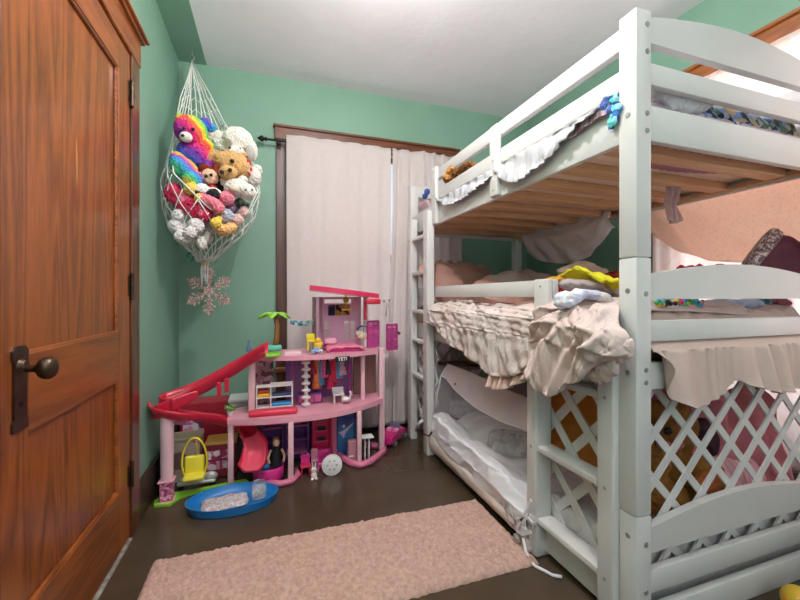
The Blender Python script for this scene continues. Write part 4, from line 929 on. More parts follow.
plush('grey_toy', 'grey blue plush above the peach plush', [(P5(226, 216, 2.46), (8 * q, .05, 8 * q)), (P5(220, 213, 2.47), (6 * q, .04, 6 * q))], fur('grey_blue_fur', (176, 182, 196)))
plush('blush_toy', 'blush pink plush at the lower right edge of the net', [(P5(238, 220, 2.48), (6 * q, .04, 6 * q)), (P5(244, 212, 2.48), (5 * q, .04, 6 * q))], fur('blush_fur', (226, 186, 184)))
plush('green_toy', 'dark green plush under the lamb at the right net edge', [(P5(240, 204, 2.5), (6 * q, .04, 6 * q)), (P5(247, 207, 2.52), (3 * q, .02, 5 * q))], ramp_mat('green_black', [(60, 84, 60), (30, 34, 40), (120, 130, 110)], scale=24, kind='noise'))
plush('lilac_toy', 'lilac plush wedged between the grey and the green plush', [(P5(232, 208, 2.5), (6 * q, .04, 6 * q))], fur('lilac_fur', (150, 120, 150)))
plush('snow_toy', 'white plush filling the centre of the net bottom above the rope knot', [(P5(209, 226, 2.56), (10 * q, .07, 9 * q)), (P5(206, 238, 2.52), (7 * q, .05, 6 * q))], gp)

# hanging glitter snowflake and a small teal charm
sf = PY(209, 291, 2.66)
t = thing('snowflake_ornament', 'rose silver glitter snowflake hanging below the toy net', 'ornament', tuple(sf))
M_GLIT = ramp_mat('rose_glitter', [(196, 160, 156), (150, 116, 116), (232, 206, 200), (170, 136, 132)], scale=190, kind='voronoi', rough=.35, bump=.2)
Rz = Matrix.Rotation(R(-18), 3, 'Z')
def SP(a, r): return sf + Rz @ V((r * math.sin(a), 0, r * math.cos(a)))
nn = Rz @ V((0, 1, 0))
for k in range(6):
    a = k * math.pi / 3; b = MB()
    b.strip(SP(a, .0), SP(a, .15), .014, nn, .008)
    for r, l in ((.045, .032), (.07, .05), (.098, .044), (.12, .026)):
        for s in (1, -1): b.strip(SP(a, r), SP(a, r) + (SP(a + s * .9, l) - sf), .009, nn, .008)
    tip = [SP(a, .108) , SP(a, .125) + (SP(a + 1.57, .019) - sf), SP(a, .158), SP(a, .125) + (SP(a - 1.57, .019) - sf)]
    for p_, q_ in zip(tip, tip[1:] + tip[:1]): b.strip(p_, q_, .007, nn, .008)
    b.build('snowflake_arm', M_GLIT, t)
b = MB(); b.prism([SP(math.pi / 6 + k * math.pi / 3, .03) - nn * .005 for k in range(6)], nn * .010); b.build('hub', M_GLIT, t)
MB().tube([SP(0, .155), SP(0, .155) + V((0, 0, .06)), bt + V((0, 0, -.04))], .0015, 5).build('thread', M_ROPE, t, smooth=180)
cp = PY(190, 257, 2.62)
t = thing('bead_charm', 'tiny teal beaded charm dangling left of the net tail', 'charm', tuple(cp))
b = MB()
for k in range(9): b.ball(cp + V((.018 * math.cos(k * .7), 0, .024 * math.sin(k * .7))), .0072, u=8, v=6)
b.build('bead_ring', mat('teal_bead', (70, 150, 156), .25, trans=.3), t, smooth=180)
MB().tube([cp + V((0, 0, .02)), cp + V((.02, .01, .07)), PY(196, 244, 2.56)], .0013, 5).build('thread', M_ROPE, t, smooth=180)
# ---------------------------------------------------------------- the pink dollhouse
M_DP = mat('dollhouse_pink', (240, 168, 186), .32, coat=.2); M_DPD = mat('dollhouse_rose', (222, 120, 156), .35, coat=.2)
M_HOT = mat('hot_pink_plastic', (222, 44, 92), .3, coat=.3); M_RED = mat('slide_red_plastic', (206, 32, 62), .28, coat=.3); M_CORAL = mat('slide_coral_plastic', (240, 92, 116), .3, coat=.3)
M_MAG = mat('magenta_plastic', (214, 50, 140), .3, coat=.3); M_PPANEL = mat('lilac_pink_panel', (230, 178, 206), .4); M_PURP = mat('purple_panel', (120, 64, 140), .45)
M_LIME = mat('lime_plastic', (140, 204, 60), .4); M_TEALP = mat('teal_plastic', (90, 190, 176), .4); M_WPL = mat('white_plastic', (236, 232, 232), .35); M_YPL = mat('yellow_plastic', (238, 216, 50), .35)
M_BROWNP = mat('palm_trunk_plastic', (150, 100, 50), .5); M_BLUEP = mat('blue_plastic', (24, 122, 196), .3, coat=.3); M_LBLUE = mat('sky_blue_plastic', (130, 190, 226), .35)
M_DARKP = mat('dark_print', (44, 36, 60), .4); M_GREYV = mat('mauve_side_panel', (176, 134, 150), .45)
house = thing('dollhouse', 'three storey pink dollhouse with hot pink roof standing in front of the curtains', 'dollhouse', (.2, 2.6, 0))
def slab(z, th, front, back, name='floor_slab', m=M_DP):
    pts = front + back[::-1]
    b = MB(); b.prism([(x, y, z - th) for x, y in pts], (0, 0, th)); return b.build(name, m, house, smooth=30)
def arc(x0, x1, y0, y1, bulge, n=14):
    return [(x0 + (x1 - x0) * k / n, y0 + (y1 - y0) * k / n - bulge * math.sin(math.pi * k / n)) for k in range(n + 1)]
# floors
f2 = arc(-.235, .10, 2.40, 2.335, .015) + arc(.10, .745, 2.335, 2.56, .085)[1:]
slab(.395, .034, f2, [(-.235, 2.62), (.05, 2.72), (.745, 2.80)])
f3 = arc(-.06, .70, 2.47, 2.52, .10)
slab(.742, .03, f3, [(-.10, 2.60), (.05, 2.72), (.735, 2.78)])
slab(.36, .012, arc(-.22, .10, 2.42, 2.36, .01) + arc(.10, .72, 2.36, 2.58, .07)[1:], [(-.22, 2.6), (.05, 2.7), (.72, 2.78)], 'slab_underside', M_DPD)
# base ring on the right and left foot
def ring(pts, w, h, m=M_DPD, nm='base_rail'):
    b = MB(); b.tube([(x, y, h * .6) for x, y in pts], w, 10); return b.build(nm, m, house, smooth=180)
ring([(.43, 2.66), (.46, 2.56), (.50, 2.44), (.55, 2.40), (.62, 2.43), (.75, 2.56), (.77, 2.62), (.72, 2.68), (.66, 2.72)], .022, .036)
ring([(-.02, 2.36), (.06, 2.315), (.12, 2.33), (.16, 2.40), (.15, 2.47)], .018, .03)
# pillars
M_PIL = mat('pale_pillar_pink', (240, 196, 204), .32, coat=.2)
def pillar(x, y, z0, z1, w=.03, m=M_PIL): 
    return MB().box((x - w / 2, y - w / 2, z0), (x + w / 2, y + w / 2, z1), .006, 2).build('pillar', m, house, smooth=35)
pillar(.115, 2.345, 0, .362, .032); pillar(-.218, 2.43, 0, .362, .032); pillar(.545, 2.425, .02, .362, .03); pillar(.745, 2.60, .02, .74, .04)
pillar(-.105, 2.49, .395, .745, .04); pillar(.60, 2.56, .395, .715, .03)
# walls
MB().box((.05, 2.715, 0), (.42, 2.735, .36), .003).build('back_panel', M_PURP, house)
MB().box((.44, 2.765, .03), (.60, 2.785, .36), .003).build('back_panel', ramp_mat('navy_city_print', [(40, 60, 120), (70, 120, 180), (50, 40, 90), (90, 150, 200)], scale=14, kind='voronoi', rough=.4, bump=0), house)
MB().box((.10, 2.72, .395), (.56, 2.74, .715), .003).build('back_panel', ramp_mat('purple_gradient_print', [(150, 90, 150), (110, 70, 150), (170, 110, 160)], 'X', scale=1.2, rough=.4, bump=0), house)
MB().box((.57, 2.725, .395), (.74, 2.745, .715), .003).build('back_panel', mat('smoky_pink_panel', (150, 112, 106), .3), house)
MB().box((-.13, 2.64, .38), (.02, 2.655, .74), .003).build('back_panel', ramp_mat('leopard_pink', [(176, 130, 140), (110, 70, 84), (196, 160, 166)], scale=40, kind='voronoi', bump=0), house)
MB().box((.40, 2.60, .02), (.43, 2.735, .36), .003).build('side_panel', M_DPD, house)
bp = MB()
# third floor back panel with window openings
x0, x1, z0, z1, yb_ = .33, .62, .742, 1.10, 2.70
cuts = [(.36, .395, .80, .86), (.36, .395, .87, .93), (.50, .535, .80, .86), (.50, .535, .87, .93), (.545, .575, .80, .86), (.545, .575, .87, .93), (.36, .55, 1.055, 1.085)]
xs_ = sorted({x0, x1, *[c[0] for c in cuts], *[c[1] for c in cuts]}); zs_ = sorted({z0, z1, *[c[2] for c in cuts], *[c[3] for c in cuts]})
for xa, xb_ in zip(xs_, xs_[1:]):
    for za, zb_ in zip(zs_, zs_[1:]):
        mx, mz = (xa + xb_) / 2, (za + zb_) / 2
        if not any(c[0] < mx < c[1] and c[2] < mz < c[3] for c in cuts): bp.box((xa, yb_, za), (xb_, yb_ + .014, zb_))
bmesh.ops.remove_doubles(bp.bm, verts=bp.bm.verts[:], dist=1e-5)
bp.build('back_panel', M_PPANEL, house)
MB().box((.275, 2.46, .742), (.295, 2.70, 1.10), .004).box((.295, 2.62, .742), (.335, 2.70, 1.10), .004).build('side_panel', M_GREYV, house)
for k in range(3): MB().box((.385 + k * .052, 2.685, .97), (.432 + k * .052, 2.70, 1.045), .004).build('wall_picture', ramp_mat('dark_shelf_print', [(40, 34, 60), (90, 60, 100), (180, 140, 60), (30, 28, 40)], scale=30, kind='voronoi', bump=0), house)
# roof
b = MB(); b.prism([(x, y, 1.145 - (x - .235) * .115) for x, y in arc(.235, .70, 2.44, 2.50, .05) + [(.71, 2.62), (.68, 2.76), (.26, 2.74)]], (0, 0, .03)); b.build('roof', M_HOT, house, smooth=30)
MB().box((.60, 2.45, 1.052), (.70, 2.53, 1.088), .008).build('roof_bracket', M_RED, house, smooth=40)
MB().box((.60, 2.50, .945), (.615, 2.52, 1.06), .004).build('roof_post', M_RED, house)
MB().box((.62, 2.60, .75), (.648, 2.63, 1.10), .004).build('pillar', M_WPL, house)
def lattice_small(o, u, v, w, h, n, name, m):
    b = MB(); o, u, v = V(o), V(u), V(v); nrm = u.cross(v)
    for a, c in (((0, 0), (1, 0)), ((0, 1), (1, 1)), ((0, 0), (0, 1)), ((1, 0), (1, 1))):
        b.strip(o + u * w * a[0] + v * h * a[1], o + u * w * c[0] + v * h * c[1], .012, nrm, .008)
    for k in range(1, n):
        b.strip(o + v * h * k / n, o + u * w + v * h * k / n, .007, nrm, .006)
        b.strip(o + v * h * (k - 1) / n, o + u * w + v * h * k / n, .006, nrm, .006); b.strip(o + u * w + v * h * (k - 1) / n, o + v * h * k / n, .006, nrm, .006)
    b.strip(o + u * w / 2, o + u * w / 2 + v * h, .007, nrm, .006)
    d_ = b.build(name, m, house)
    b = MB(); b.prism([o + u * w * a + v * h * c - nrm * .002 for a, c in ((0, 0), (1, 0), (1, 1), (0, 1))], nrm * .003); b.build('tinted_pane', mat('sheer_pink_pane', (226, 110, 180), .2, alpha=.5), d_)
    return d_
MB_ = mat('magenta_lattice', (196, 50, 140), .3)
p = PY(368, 347, 2.55); lattice_small(p, (.93, .36, 0), (0, 0, 1), .09, .175, 6, 'balcony_door', MB_)
p = PY(387, 350, 2.74); lattice_small(p, (.95, .3, 0), (0, 0, 1), .092, .19, 6, 'balcony_door', MB_)
b = MB(); p = PY(398.5, 333, 2.76); b.cyl(p, p + V((0, -.015, 0)), .012); b.build('door_knob', mat('plum_plastic', (110, 40, 90), .4), bpy.data.objects['balcony_door.001'])
# the elevator shaft and the spiral tower
el = MB(); 
for x in (.265, .385): el.box((x, 2.60, .02), (x + .014, 2.66, .36), .003)
for z in (.09, .16, .23, .30): el.box((.279, 2.655, z), (.385, 2.662, z + .022), .003)
el.box((.279, 2.662, .02), (.385, 2.668, .36)); el.build('elevator_shaft', M_HOT, house)
for z in (.115, .185, .255, .325): MB().box((.305, 2.650, z), (.36, 2.6545, z + .028), .002).build('shaft_window', M_DARKP, house)
b = MB(); c = PY(306, 390, 2.52)
for k in range(7): b.lathe([(.008, 0), (.027, .006), (.030, .016), (.012, .026), (.010, .045)], (c.x, c.y, .397 + k * .045), 14)
b.build('bead_tower', M_WPL, house, smooth=50)
# slide: upper chute down to the turn, lower chute down to the exit
def chute(pts, w, lip, m, nm, wf=None):
    P = [V(p) for p in pts]; n = len(P); b = MB()
    def C(k):
        i = min(int(k), n - 2); f = k - i
        a0 = P[max(i - 1, 0)]; a1 = P[i]; a2 = P[i + 1]; a3 = P[min(i + 2, n - 1)]
        return .5 * ((2 * a1) + (a2 - a0) * f + (2 * a0 - 5 * a1 + 4 * a2 - a3) * f * f + (3 * a1 - a0 - 3 * a2 + a3) * f ** 3)
    def f(s, q):
        k = s * (n - 1) * .9999; c = C(k); d = C(min(k + .02, n - 1.0001)) - C(max(k - .02, 0)); d.z = 0 if d.length and abs(d.z) < .9 * d.length else d.z
        d = V((d.x, d.y, 0)); d = d.normalized() if d.length > 1e-6 else V((1, 0, 0))
        side = V((d.y, -d.x, 0)); ww = w * (wf(s) if wf else 1)
        a = (q - .5) * 2
        return c + side * (ww / 2 * (a if abs(a) < .8 else math.copysign(.8 + (abs(a) - .8) * .6, a))) + V((0, 0, lip * max(0, (abs(a) - .45) / .55) ** 1.5))
    b.grid(60, 15, f)
    o = b.build(nm, m, house, smooth=180, mods=[SOLID(.006)]); return o
UP = [(-.02, 2.44, .748), (-.10, 2.45, .706), (-.20, 2.46, .642), (-.34, 2.455, .562), (-.46, 2.44, .508), (-.555, 2.39, .482)]
def wide(sc): return lambda k: sc
chute(UP, .15, .075, M_RED, 'slide_chute', wf=lambda s: 1.25 - .45 * min(1, s * 1.6))
chute([(x, y, z + .007) for x, y, z in UP[:4]], .125, .03, M_CORAL, 'slide_bed', wf=lambda s: 1.3 - .5 * min(1, s * 1.2))
b = MB(); b.grid(20, 10, lambda s, q: (-.50 - .085 * math.sin(s * 3.14) + .02 * s, 2.50 - .20 * s, .458 + .10 * q)); b.build('slide_turn', M_RED, house, smooth=180, mods=[SOLID(.006)])
TA = [(-.38, 2.372, .545), (-.44, 2.345, .51), (-.51, 2.318, .475), (-.57, 2.325, .45), (-.603, 2.37, .44), (-.60, 2.43, .45)]
b = MB()
def tw(s, q):
    k = s * 4.999; i = int(k); f = k - i; p = V(TA[i]).lerp(V(TA[i + 1]), f); return p + V((0, 0, (.035 + .045 * math.sin(s * 3.0)) * q))
b.grid(30, 6, tw); b.build('slide_turn', M_RED, house, smooth=180, mods=[SOLID(.006)])
LOW = [(-.57, 2.42, .49), (-.55, 2.35, .47), (-.47, 2.35, .435), (-.38, 2.42, .395), (-.29, 2.50, .345), (-.19, 2.53, .29), (-.125, 2.51, .235), (-.085, 2.45, .175), (-.09, 2.37, .125), (-.10, 2.315, .11)]
chute(LOW, .12, .05, M_RED, 'slide_chute', wf=lambda s: 1 + .35 * max(0, s - .5) * 2)
chute([(x, y - .004, z + .008) for x, y, z in LOW[6:]], .13, .03, M_CORAL, 'slide_exit')
for x, y, z in ((-.275, 2.39, .565), (-.235, 2.39, .585)): MB().box((x - .012, y - .012, z - .03), (x + .012, y, z + .05), .004).build('slide_clip', M_RED, house)
MB().cyl((-.525, 2.345, .10), (-.525, 2.345, .47), .030, .034, 20).build('slide_column', M_PIL, house, smooth=40)
MB().box((-.555, 2.315, .008), (-.495, 2.375, .115), .006).build('column_foot', ramp_mat('glitter_foot', [(214, 120, 160), (190, 80, 130), (240, 180, 200), (170, 60, 110)], scale=90, kind='voronoi', bump=0), house)
for z0, z1 in ((.112, .122), (.003, .014)): MB().box((-.563, 2.307, z0), (-.487, 2.383, z1), .004).build('foot_collar', M_DP, house)
b = MB(); pts = [(-.575, 2.30), (-.50, 2.285), (-.46, 2.35), (-.36, 2.40), (-.24, 2.41), (-.12, 2.42), (-.14, 2.46), (-.28, 2.44), (-.42, 2.42), (-.55, 2.42), (-.585, 2.35)]
b.prism([(x, y, .001) for x, y in pts], (0, 0, .012)); b.build('grass_base', M_LIME, house)
br = MB(); br.tube([(-.50, 2.345, .425), (-.46, 2.35, .41), (-.43, 2.36, .405), (-.41, 2.375, .40)], .008, 8)
for k in range(4): br.ball((-.485 + .024 * k, 2.348, .424 - .004 * k), (.014, .006, .012))
br.build('swing_bracket', mat('orchid_plastic', (196, 110, 160), .35), house, smooth=180)
# egg swing hanging from the bracket
sw = empty_part('egg_swing', house); sw.location = (0, 0, 0)
ec = PY(194.5, 459, 2.38)
b = MB(); b.tube([ec + V((.062 * math.sin(a) * (1 + .12 * math.cos(a) * -1), 0, .118 * math.cos(a) + .0)) for a in [2 * math.pi * k / 36 for k in range(36)]], .0055, 8, closed=True); b.build('hoop', M_YPL, sw, smooth=180)
b = MB(); b.box(ec + V((-.052, -.055, -.105)), ec + V((.056, .03, -.078)), .013, 3); b.box(ec + V((-.054, .010, -.095)), ec + V((.048, .036, .012)), .018, 3); b.build('seat', mat('lemon_plastic', (240, 226, 70), .4), sw, smooth=50)
b = MB(); b.tube([ec + V((.01, .0, .115)), ec + V((.008, .02, .0))], .003, 6); b.build('cord', M_YPL, sw, smooth=180)
# lime terrace, palm and pool mat of the upper deck
b = MB(); b.lathe([(.001, 0), (.085, 0), (.09, .008), (.085, .018), (.001, .018)], (-.02, 2.475, .738), 28, 1.0, .8); b.build('lime_terrace', M_LIME, house, smooth=40)
MB().box((-.035, 2.52, .76), (.07, 2.575, .795), .012, 3).build('planter', M_TEALP, house, smooth=50)
# the sticker
def lettering(txt, size, loc, rotz, m, parent, nm='lettering'):
    c = bpy.data.curves.new(nm, 'FONT'); c.body = txt; c.size = size; c.extrude = .0006; c.align_x = 'CENTER'; c.align_y = 'CENTER'; c.offset = size * .035
    tmp = bpy.data.objects.new('tmp_text', c); COL.objects.link(tmp)
    me = bpy.data.meshes.new_from_object(tmp.evaluated_get(bpy.context.evaluated_depsgraph_get())); bpy.data.objects.remove(tmp); bpy.data.curves.remove(c)
    me.materials.append(m); me.name = nm
    o = bpy.data.objects.new(nm, me); COL.objects.link(o); o.parent = parent; o.location = V(loc) - (V(parent.location) if parent.parent is None else V((0, 0, 0))); o.rotation_euler = (R(90), 0, rotz); return o
sp = PY(342.5, 359, 2.40); 
st = thing('name_sticker', 'black sticker with white YETI lettering on the third floor edge of the dollhouse', 'sticker', tuple(sp))
Mz = Matrix.Translation(sp) @ Matrix.Rotation(R(6), 4, 'Z')
MB().box((-.047, -.002, -.0165), (.047, .002, .0165), .004, 2, M=Mz).build('sticker_back', mat('sticker_black', (22, 22, 26), .5), st)
lettering('YETI', .030, sp + V((0, -.0032, .0)), R(6), mat('sticker_white', (244, 244, 244), .5), st)
# ---------------------------------------------------------------- toys in and around the dollhouse
def T(name, label, cat, loc, group=None): return thing(name, label, cat, tuple(loc), group)
# palm
t = T('toy_palm', 'toy palm tree with lime fronds on the dollhouse upper deck', 'toy tree', (.02, 2.55, .79))
MB().tube([(.030, 2.55, .785), (.040, 2.55, .85), (.042, 2.55, .92), (.028, 2.55, .985)], [.019, .016, .015, .014], 10).build('trunk', M_BROWNP, t, smooth=180)
for k in range(6):
    a = k * 1.05 + .3; d = V((math.cos(a), math.sin(a) * .7, 0)); s_ = V((-d.y, d.x, 0)).normalized(); b = MB()
    b.grid(9, 5, lambda s, q: V((.026, 2.55, .988)) + d * (.10 * s) + s_ * ((q - .5) * .062 * math.sin(min(3.1, s * 2.6 + .4))) + V((0, 0, .022 * math.sin(s * 2.6) - .03 * s * s - .016 * abs(q - .5))))
    b.build('frond', M_LIME, t, smooth=180, mods=[SOLID(.006)])
# toy hammock strip
t = T('toy_banner', 'small teal patterned toy banner stretched beside the pink back panel', 'toy banner', PY(304, 323, 2.62))
b = MB(); p0, p1 = PY(290, 323, 2.62), PY(319, 321, 2.60)
b.grid(30, 6, lambda s, q: p0.lerp(p1, s) + V((0, .004 * math.sin(s * 9), -.018 * math.sin(s * 3.14) + .032 * q - .008))); b.build('banner_cloth', ramp_mat('teal_zigzag', [(90, 150, 166), (200, 220, 220), (60, 110, 130), (160, 200, 204)], scale=50, kind='voronoi', bump=0), t, smooth=180, mods=[SOLID(.003)])
# small things on the upper deck
t = T('toy_blanket', 'tiny white and pink folded toy blanket on the upper deck', 'toy blanket', PY(293, 353, 2.48))
MB().box(PY(284, 355, 2.48) + V((0, -.02, 0)), PY(301, 351, 2.48) + V((0, .03, 0)), .006).build('folded_cloth', mat('pinkish_white', (240, 214, 222), .8), t, smooth=40)
t = T('toy_highchair', 'yellow toy high chair standing on the upper deck', 'toy chair', PY(312, 352, 2.47))
p = PY(308, 351, 2.47); b = MB()
for dx, dy in ((0, 0), (.04, 0), (0, .04), (.04, .04)): b.cyl(p + V((dx, dy, 0)), p + V((dx, dy, .075)), .005, seg=8)
b.build('leg_frame', M_YPL, t, smooth=40); MB().box(p + V((-.006, -.006, .055)), p + V((.046, .046, .066)), .004).build('seat', M_YPL, t); MB().box(p + V((-.006, .036, .066)), p + V((.046, .046, .105)), .006).build('backrest', M_YPL, t)
t = T('toy_figure', 'chubby yellow toy figure beside the yellow high chair', 'toy figure', PY(318, 352, 2.47))
p = PY(318, 346, 2.46); b = MB(); b.ball(p, (.026, .022, .028)); b.ball(p + V((0, 0, .035)), (.02, .018, .018)); b.ball(p + V((.02, -.005, .01)), (.01, .01, .016)); b.build('figure_body', mat('amber_plastic', (240, 190, 60), .4), t, smooth=180)
t = T('toy_car', 'white and blue toy roller lying in front of the yellow toys', 'toy car', PY(317, 353, 2.42))
p = PY(317, 350, 2.42); b = MB(); b.box(p + V((-.04, -.012, -.012)), p + V((.035, .014, .004)), .007, 3); b.box(p + V((-.02, -.01, .004)), p + V((.015, .012, .016)), .006, 3); b.build('car_body', ramp_mat('white_blue_plastic', [(226, 230, 240), (110, 160, 216), (240, 240, 244)], scale=30, kind='noise', rough=.4, bump=0), t, smooth=50)
for dx in (-.025, .02): MB().cyl(p + V((dx, -.015, -.013)), p + V((dx, .016, -.013)), .008, seg=12).build('wheel', M_LBLUE, t, smooth=40)
# doll bed
t = T('doll_bed', 'pink doll bed with rumpled cover on the third floor of the dollhouse', 'doll bed', (.45, 2.56, .742))
MB().box((.36, 2.47, .742), (.58, 2.66, .765), .006).build('bed_frame', M_MAG, t)
MB().grid(24, 20, lambda s, q: (.345 + .245 * s, 2.455 + .21 * q, .772 + .014 * mn.noise(V((s * 7, q * 6, 2))) - .016 * (2 * abs(s - .5)) ** 6)).build('bed_cover', mat('pink_doll_cover', (232, 130, 160), .6, var=.1, scale=30), t, smooth=180, mods=[SOLID(.01)])
b = MB(); cushion(b, (.39, 2.62, .80), .045, .03, .014, rot(30, 0, 0)); b.build('doll_pillow', mat('mid_pink_cloth', (238, 170, 190), .7), t, smooth=180)
t = T('toy_crib', 'white and pale yellow toy pony carriage behind the doll bed', 'toy carriage', PY(364, 341, 2.62))
p = PY(363, 337, 2.62); b = MB(); b.ball(p + V((0, 0, .01)), (.045, .03, .03)); b.ball(p + V((-.035, -.01, .03)), (.02, .018, .022)); b.build('carriage_body', mat('ivory_plastic', (240, 232, 206), .4), t, smooth=180)
b = MB(); b.grid(14, 8, lambda s, q: p + V((.042 * math.cos(s * 3.14), -.032 + .064 * q, .04 + .038 * math.sin(s * 3.14)))); b.build('carriage_hood', mat('slate_blue', (90, 110, 146), .5), t, smooth=180, mods=[SOLID(.004)])
MB().box(p + V((.02, -.03, -.012)), p + V((.065, -.015, -.006)), .002).build('carriage_handle', M_YPL, t)
# golden swing lamp under the roof
t = T('toy_hoop', 'golden toy hoop stand hanging under the hot pink roof', 'toy hoop', PY(347, 315, 2.6))
p = PY(346, 300, 2.56); b = MB(); b.cyl(p + V((0, 0, .045)), p + V((0, 0, -.06)), .004, seg=8); b.box(p + V((-.03, -.012, -.072)), p + V((.055, .012, -.060)), .004); b.ball(p, (.02, .016, .022)); b.build('pendant_body', mat('toy_gold', (206, 164, 60), .35, metal=.3), t, smooth=40)
t = T('wall_hook', 'small metal charm hook hanging on the curtain right of the roof', 'hook', PY(387, 308, 2.9))
b = MB(); b.tube([PY(u, v, 2.955) for u, v in ((386, 315), (386.3, 310), (387, 305), (386, 302))], .004, 8); b.ball(PY(384, 301, 2.955), .011, u=10, v=8); b.ball(PY(389, 300, 2.955), .010, u=10, v=8); b.ball(PY(386, 315, 2.955), .007, u=10, v=8); b.build('hook_body', M_STEEL, t, smooth=180)
# second floor: doll wardrobe rail and dresses
t = T('clothes_rail', 'toy clothes rail of the second floor wardrobe', 'clothes rail', (.33, 2.62, .69))
b = MB(); b.cyl((.14, 2.62, .69), (.52, 2.62, .69), .004, seg=8); b.cyl((.14, 2.62, .69), (.14, 2.62, .40), .004, seg=8); b.cyl((.52, 2.62, .69), (.52, 2.62, .40), .004, seg=8); b.build('rail_frame', M_MAG, t, smooth=40)
dc = [((150, 40, 60), 'dark red'), ((236, 120, 60), 'orange'), ((90, 150, 190), 'dusty blue'), ((226, 90, 150), 'bright pink'), ((40, 34, 44), 'black'), ((206, 30, 90), 'raspberry'), ((200, 40, 70), 'ruby'), ((80, 160, 206), 'turquoise'), ((220, 170, 190), 'pale pink')]
for i, (c, nmc) in enumerate(dc):
    u = 313 + i * 3.6; p = PY(u, 364, 2.62); L = .10 + .03 * ((i * 7) % 4)
    t = T('doll_dress', '%s doll dress hanging on the toy clothes rail' % nmc, 'doll dress', (p.x, 2.62, .685), 'doll dresses on the rail')
    b = MB(); sd = i * 1.7
    b.grid(16, 14, lambda s, q: (p.x + (.010 + .022 * q ** .8 - (.006 if .25 < q < .4 else 0)) * math.cos(s * 6.283) * (1 + .18 * math.sin(s * 30 + sd) * q), 2.62 + (.006 + .014 * q) * math.sin(s * 6.283), .684 - L * q - .01 * (i % 3)), closed_u=True)
    b.build('skirt', mat('dress_%s' % nmc.replace(' ', '_'), c, .6, var=.25, scale=60), t, smooth=180)
    MB().tube([(p.x - .02, 2.62, .674 - .01 * (i % 3)), (p.x, 2.62, .688), (p.x + .02, 2.62, .674 - .01 * (i % 3))], .003, 6).build('hanger', M_WPL, t, smooth=180)
# lower row on the second floor: shoes chest, vanity
t = T('doll_chest', 'purple toy chest under the doll dresses', 'toy chest', (.26, 2.60, .395))
MB().box((.17, 2.58, .397), (.33, 2.64, .46), .005).build('chest_body', mat('violet_plastic', (150, 70, 160), .4), t)
for k in range(3): MB().box((.178 + k * .05, 2.574, .405), (.222 + k * .05, 2.58, .45), .003).build('drawer', mat('pink_drawer', (226, 110, 160), .4), t)
t = T('doll_vanity', 'white toy vanity table on the second floor', 'toy table', (.39, 2.50, .395))
b = MB(); p = PY(334, 404, 2.52)
for dx in (0, .055):
    for dy in (0, .035): b.box(p + V((dx, dy, 0)), p + V((dx + .008, dy + .008, .085)), .002)
b.build('table_legs', M_WPL, t); MB().box(p + V((-.006, -.006, .055)), p + V((.07, .05, .063)), .003).build('table_top', M_WPL, t); MB().box(p + V((-.006, .044, .06)), p + V((.07, .05, .10)), .003).build('table_back', M_WPL, t)
t = T('toy_swan', 'white toy swan chair beside the toy vanity table', 'toy chair', PY(346, 402, 2.5))
p = PY(346, 399, 2.50); b = MB(); b.ball(p, (.03, .024, .018)); b.tube([p + V((.022, 0, .005)), p + V((.034, 0, .03)), p + V((.028, 0, .05))], [.01, .007, .008], 8); b.build('swan_body', M_WPL, t, smooth=180)
# doll bookshelf and red mat on the second floor, left
t = T('toy_bookshelf', 'white toy bunk shelf with yellow and blue mats on the second floor left', 'toy shelf', (.0, 2.50, .395))
pa, pb = PY(256, 411, 2.47), PY(293, 409, 2.44); b = MB()
fx = [pa.x, pa.x + (pb.x - pa.x) * .38, pb.x - .006]
for x in fx:
    for y in (2.45, 2.52): MB().box((x, y, .397), (x + .007, y + .007, .565), .002).build('shelf_post', M_WPL, t)
for z in (.425, .485, .55):
    MB().box((fx[0], 2.45, z), (fx[2] + .007, 2.527, z + .006), .002).build('shelf_board', M_WPL, t)
b = MB()
for k in range(9): b.box((fx[1] + .012 + k * .0125, 2.4505, .55), (fx[1] + .0155 + k * .0125, 2.4535, .575), .001)
b.box((fx[1], 2.45, .573), (fx[2] + .007, 2.455, .578)); b.build('guard_rail', M_WPL, t)
MB().box((fx[0] + .01, 2.455, .4915), (fx[1] - .004, 2.52, .512), .005).build('mat', mat('saffron_cloth', (240, 190, 40), .6), t)
MB().box((fx[1] + .01, 2.455, .4915), (fx[2] - .004, 2.52, .505), .005).build('mat', mat('navy_cloth', (50, 70, 110), .6), t)
MB().box((fx[1] + .01, 2.455, .4315), (fx[2] - .004, 2.52, .448), .005).build('mat', mat('azure_cloth', (60, 150, 210), .6), t)
MB().box((fx[0] + .012, 2.46, .5125), (fx[1] - .01, 2.515, .534), .006).build('mat', mat('brick_cloth', (170, 60, 40), .6), t)
t = T('toy_mat', 'red toy pool float lying in front of the white toy bunk shelf', 'toy mat', (.0, 2.40, .395))
MB().box((-.12, 2.375, .3965), (.155, 2.445, .430), .012, 3).build('float_body', mat('float_red', (222, 52, 80), .35, coat=.2), t, smooth=50)
t = T('toy_plant', 'little green toy plant on the second floor corner beside the slide', 'toy plant', PY(229, 417, 2.46))
p = V((-.225, 2.47, .397)); MB().lathe([(.001, 0), (.014, 0), (.02, .026), (.001, .026)], p, 16).build('pot', M_WPL, t, smooth=40)
b = MB()
for k in range(14): a = k * 2.4; b.ball(p + V((.022 * math.cos(a), .022 * math.sin(a), .038 + .004 * (k % 5))), (.012, .012, .009), u=8, v=6)
b.build('foliage', mat('toy_foliage', (110, 140, 70), .6, var=.3, scale=60), t, smooth=180)
t = T('toy_bottle', 'tiny clear blue toy bottle standing at the top of the slide', 'toy bottle', PY(249, 352, 2.55))
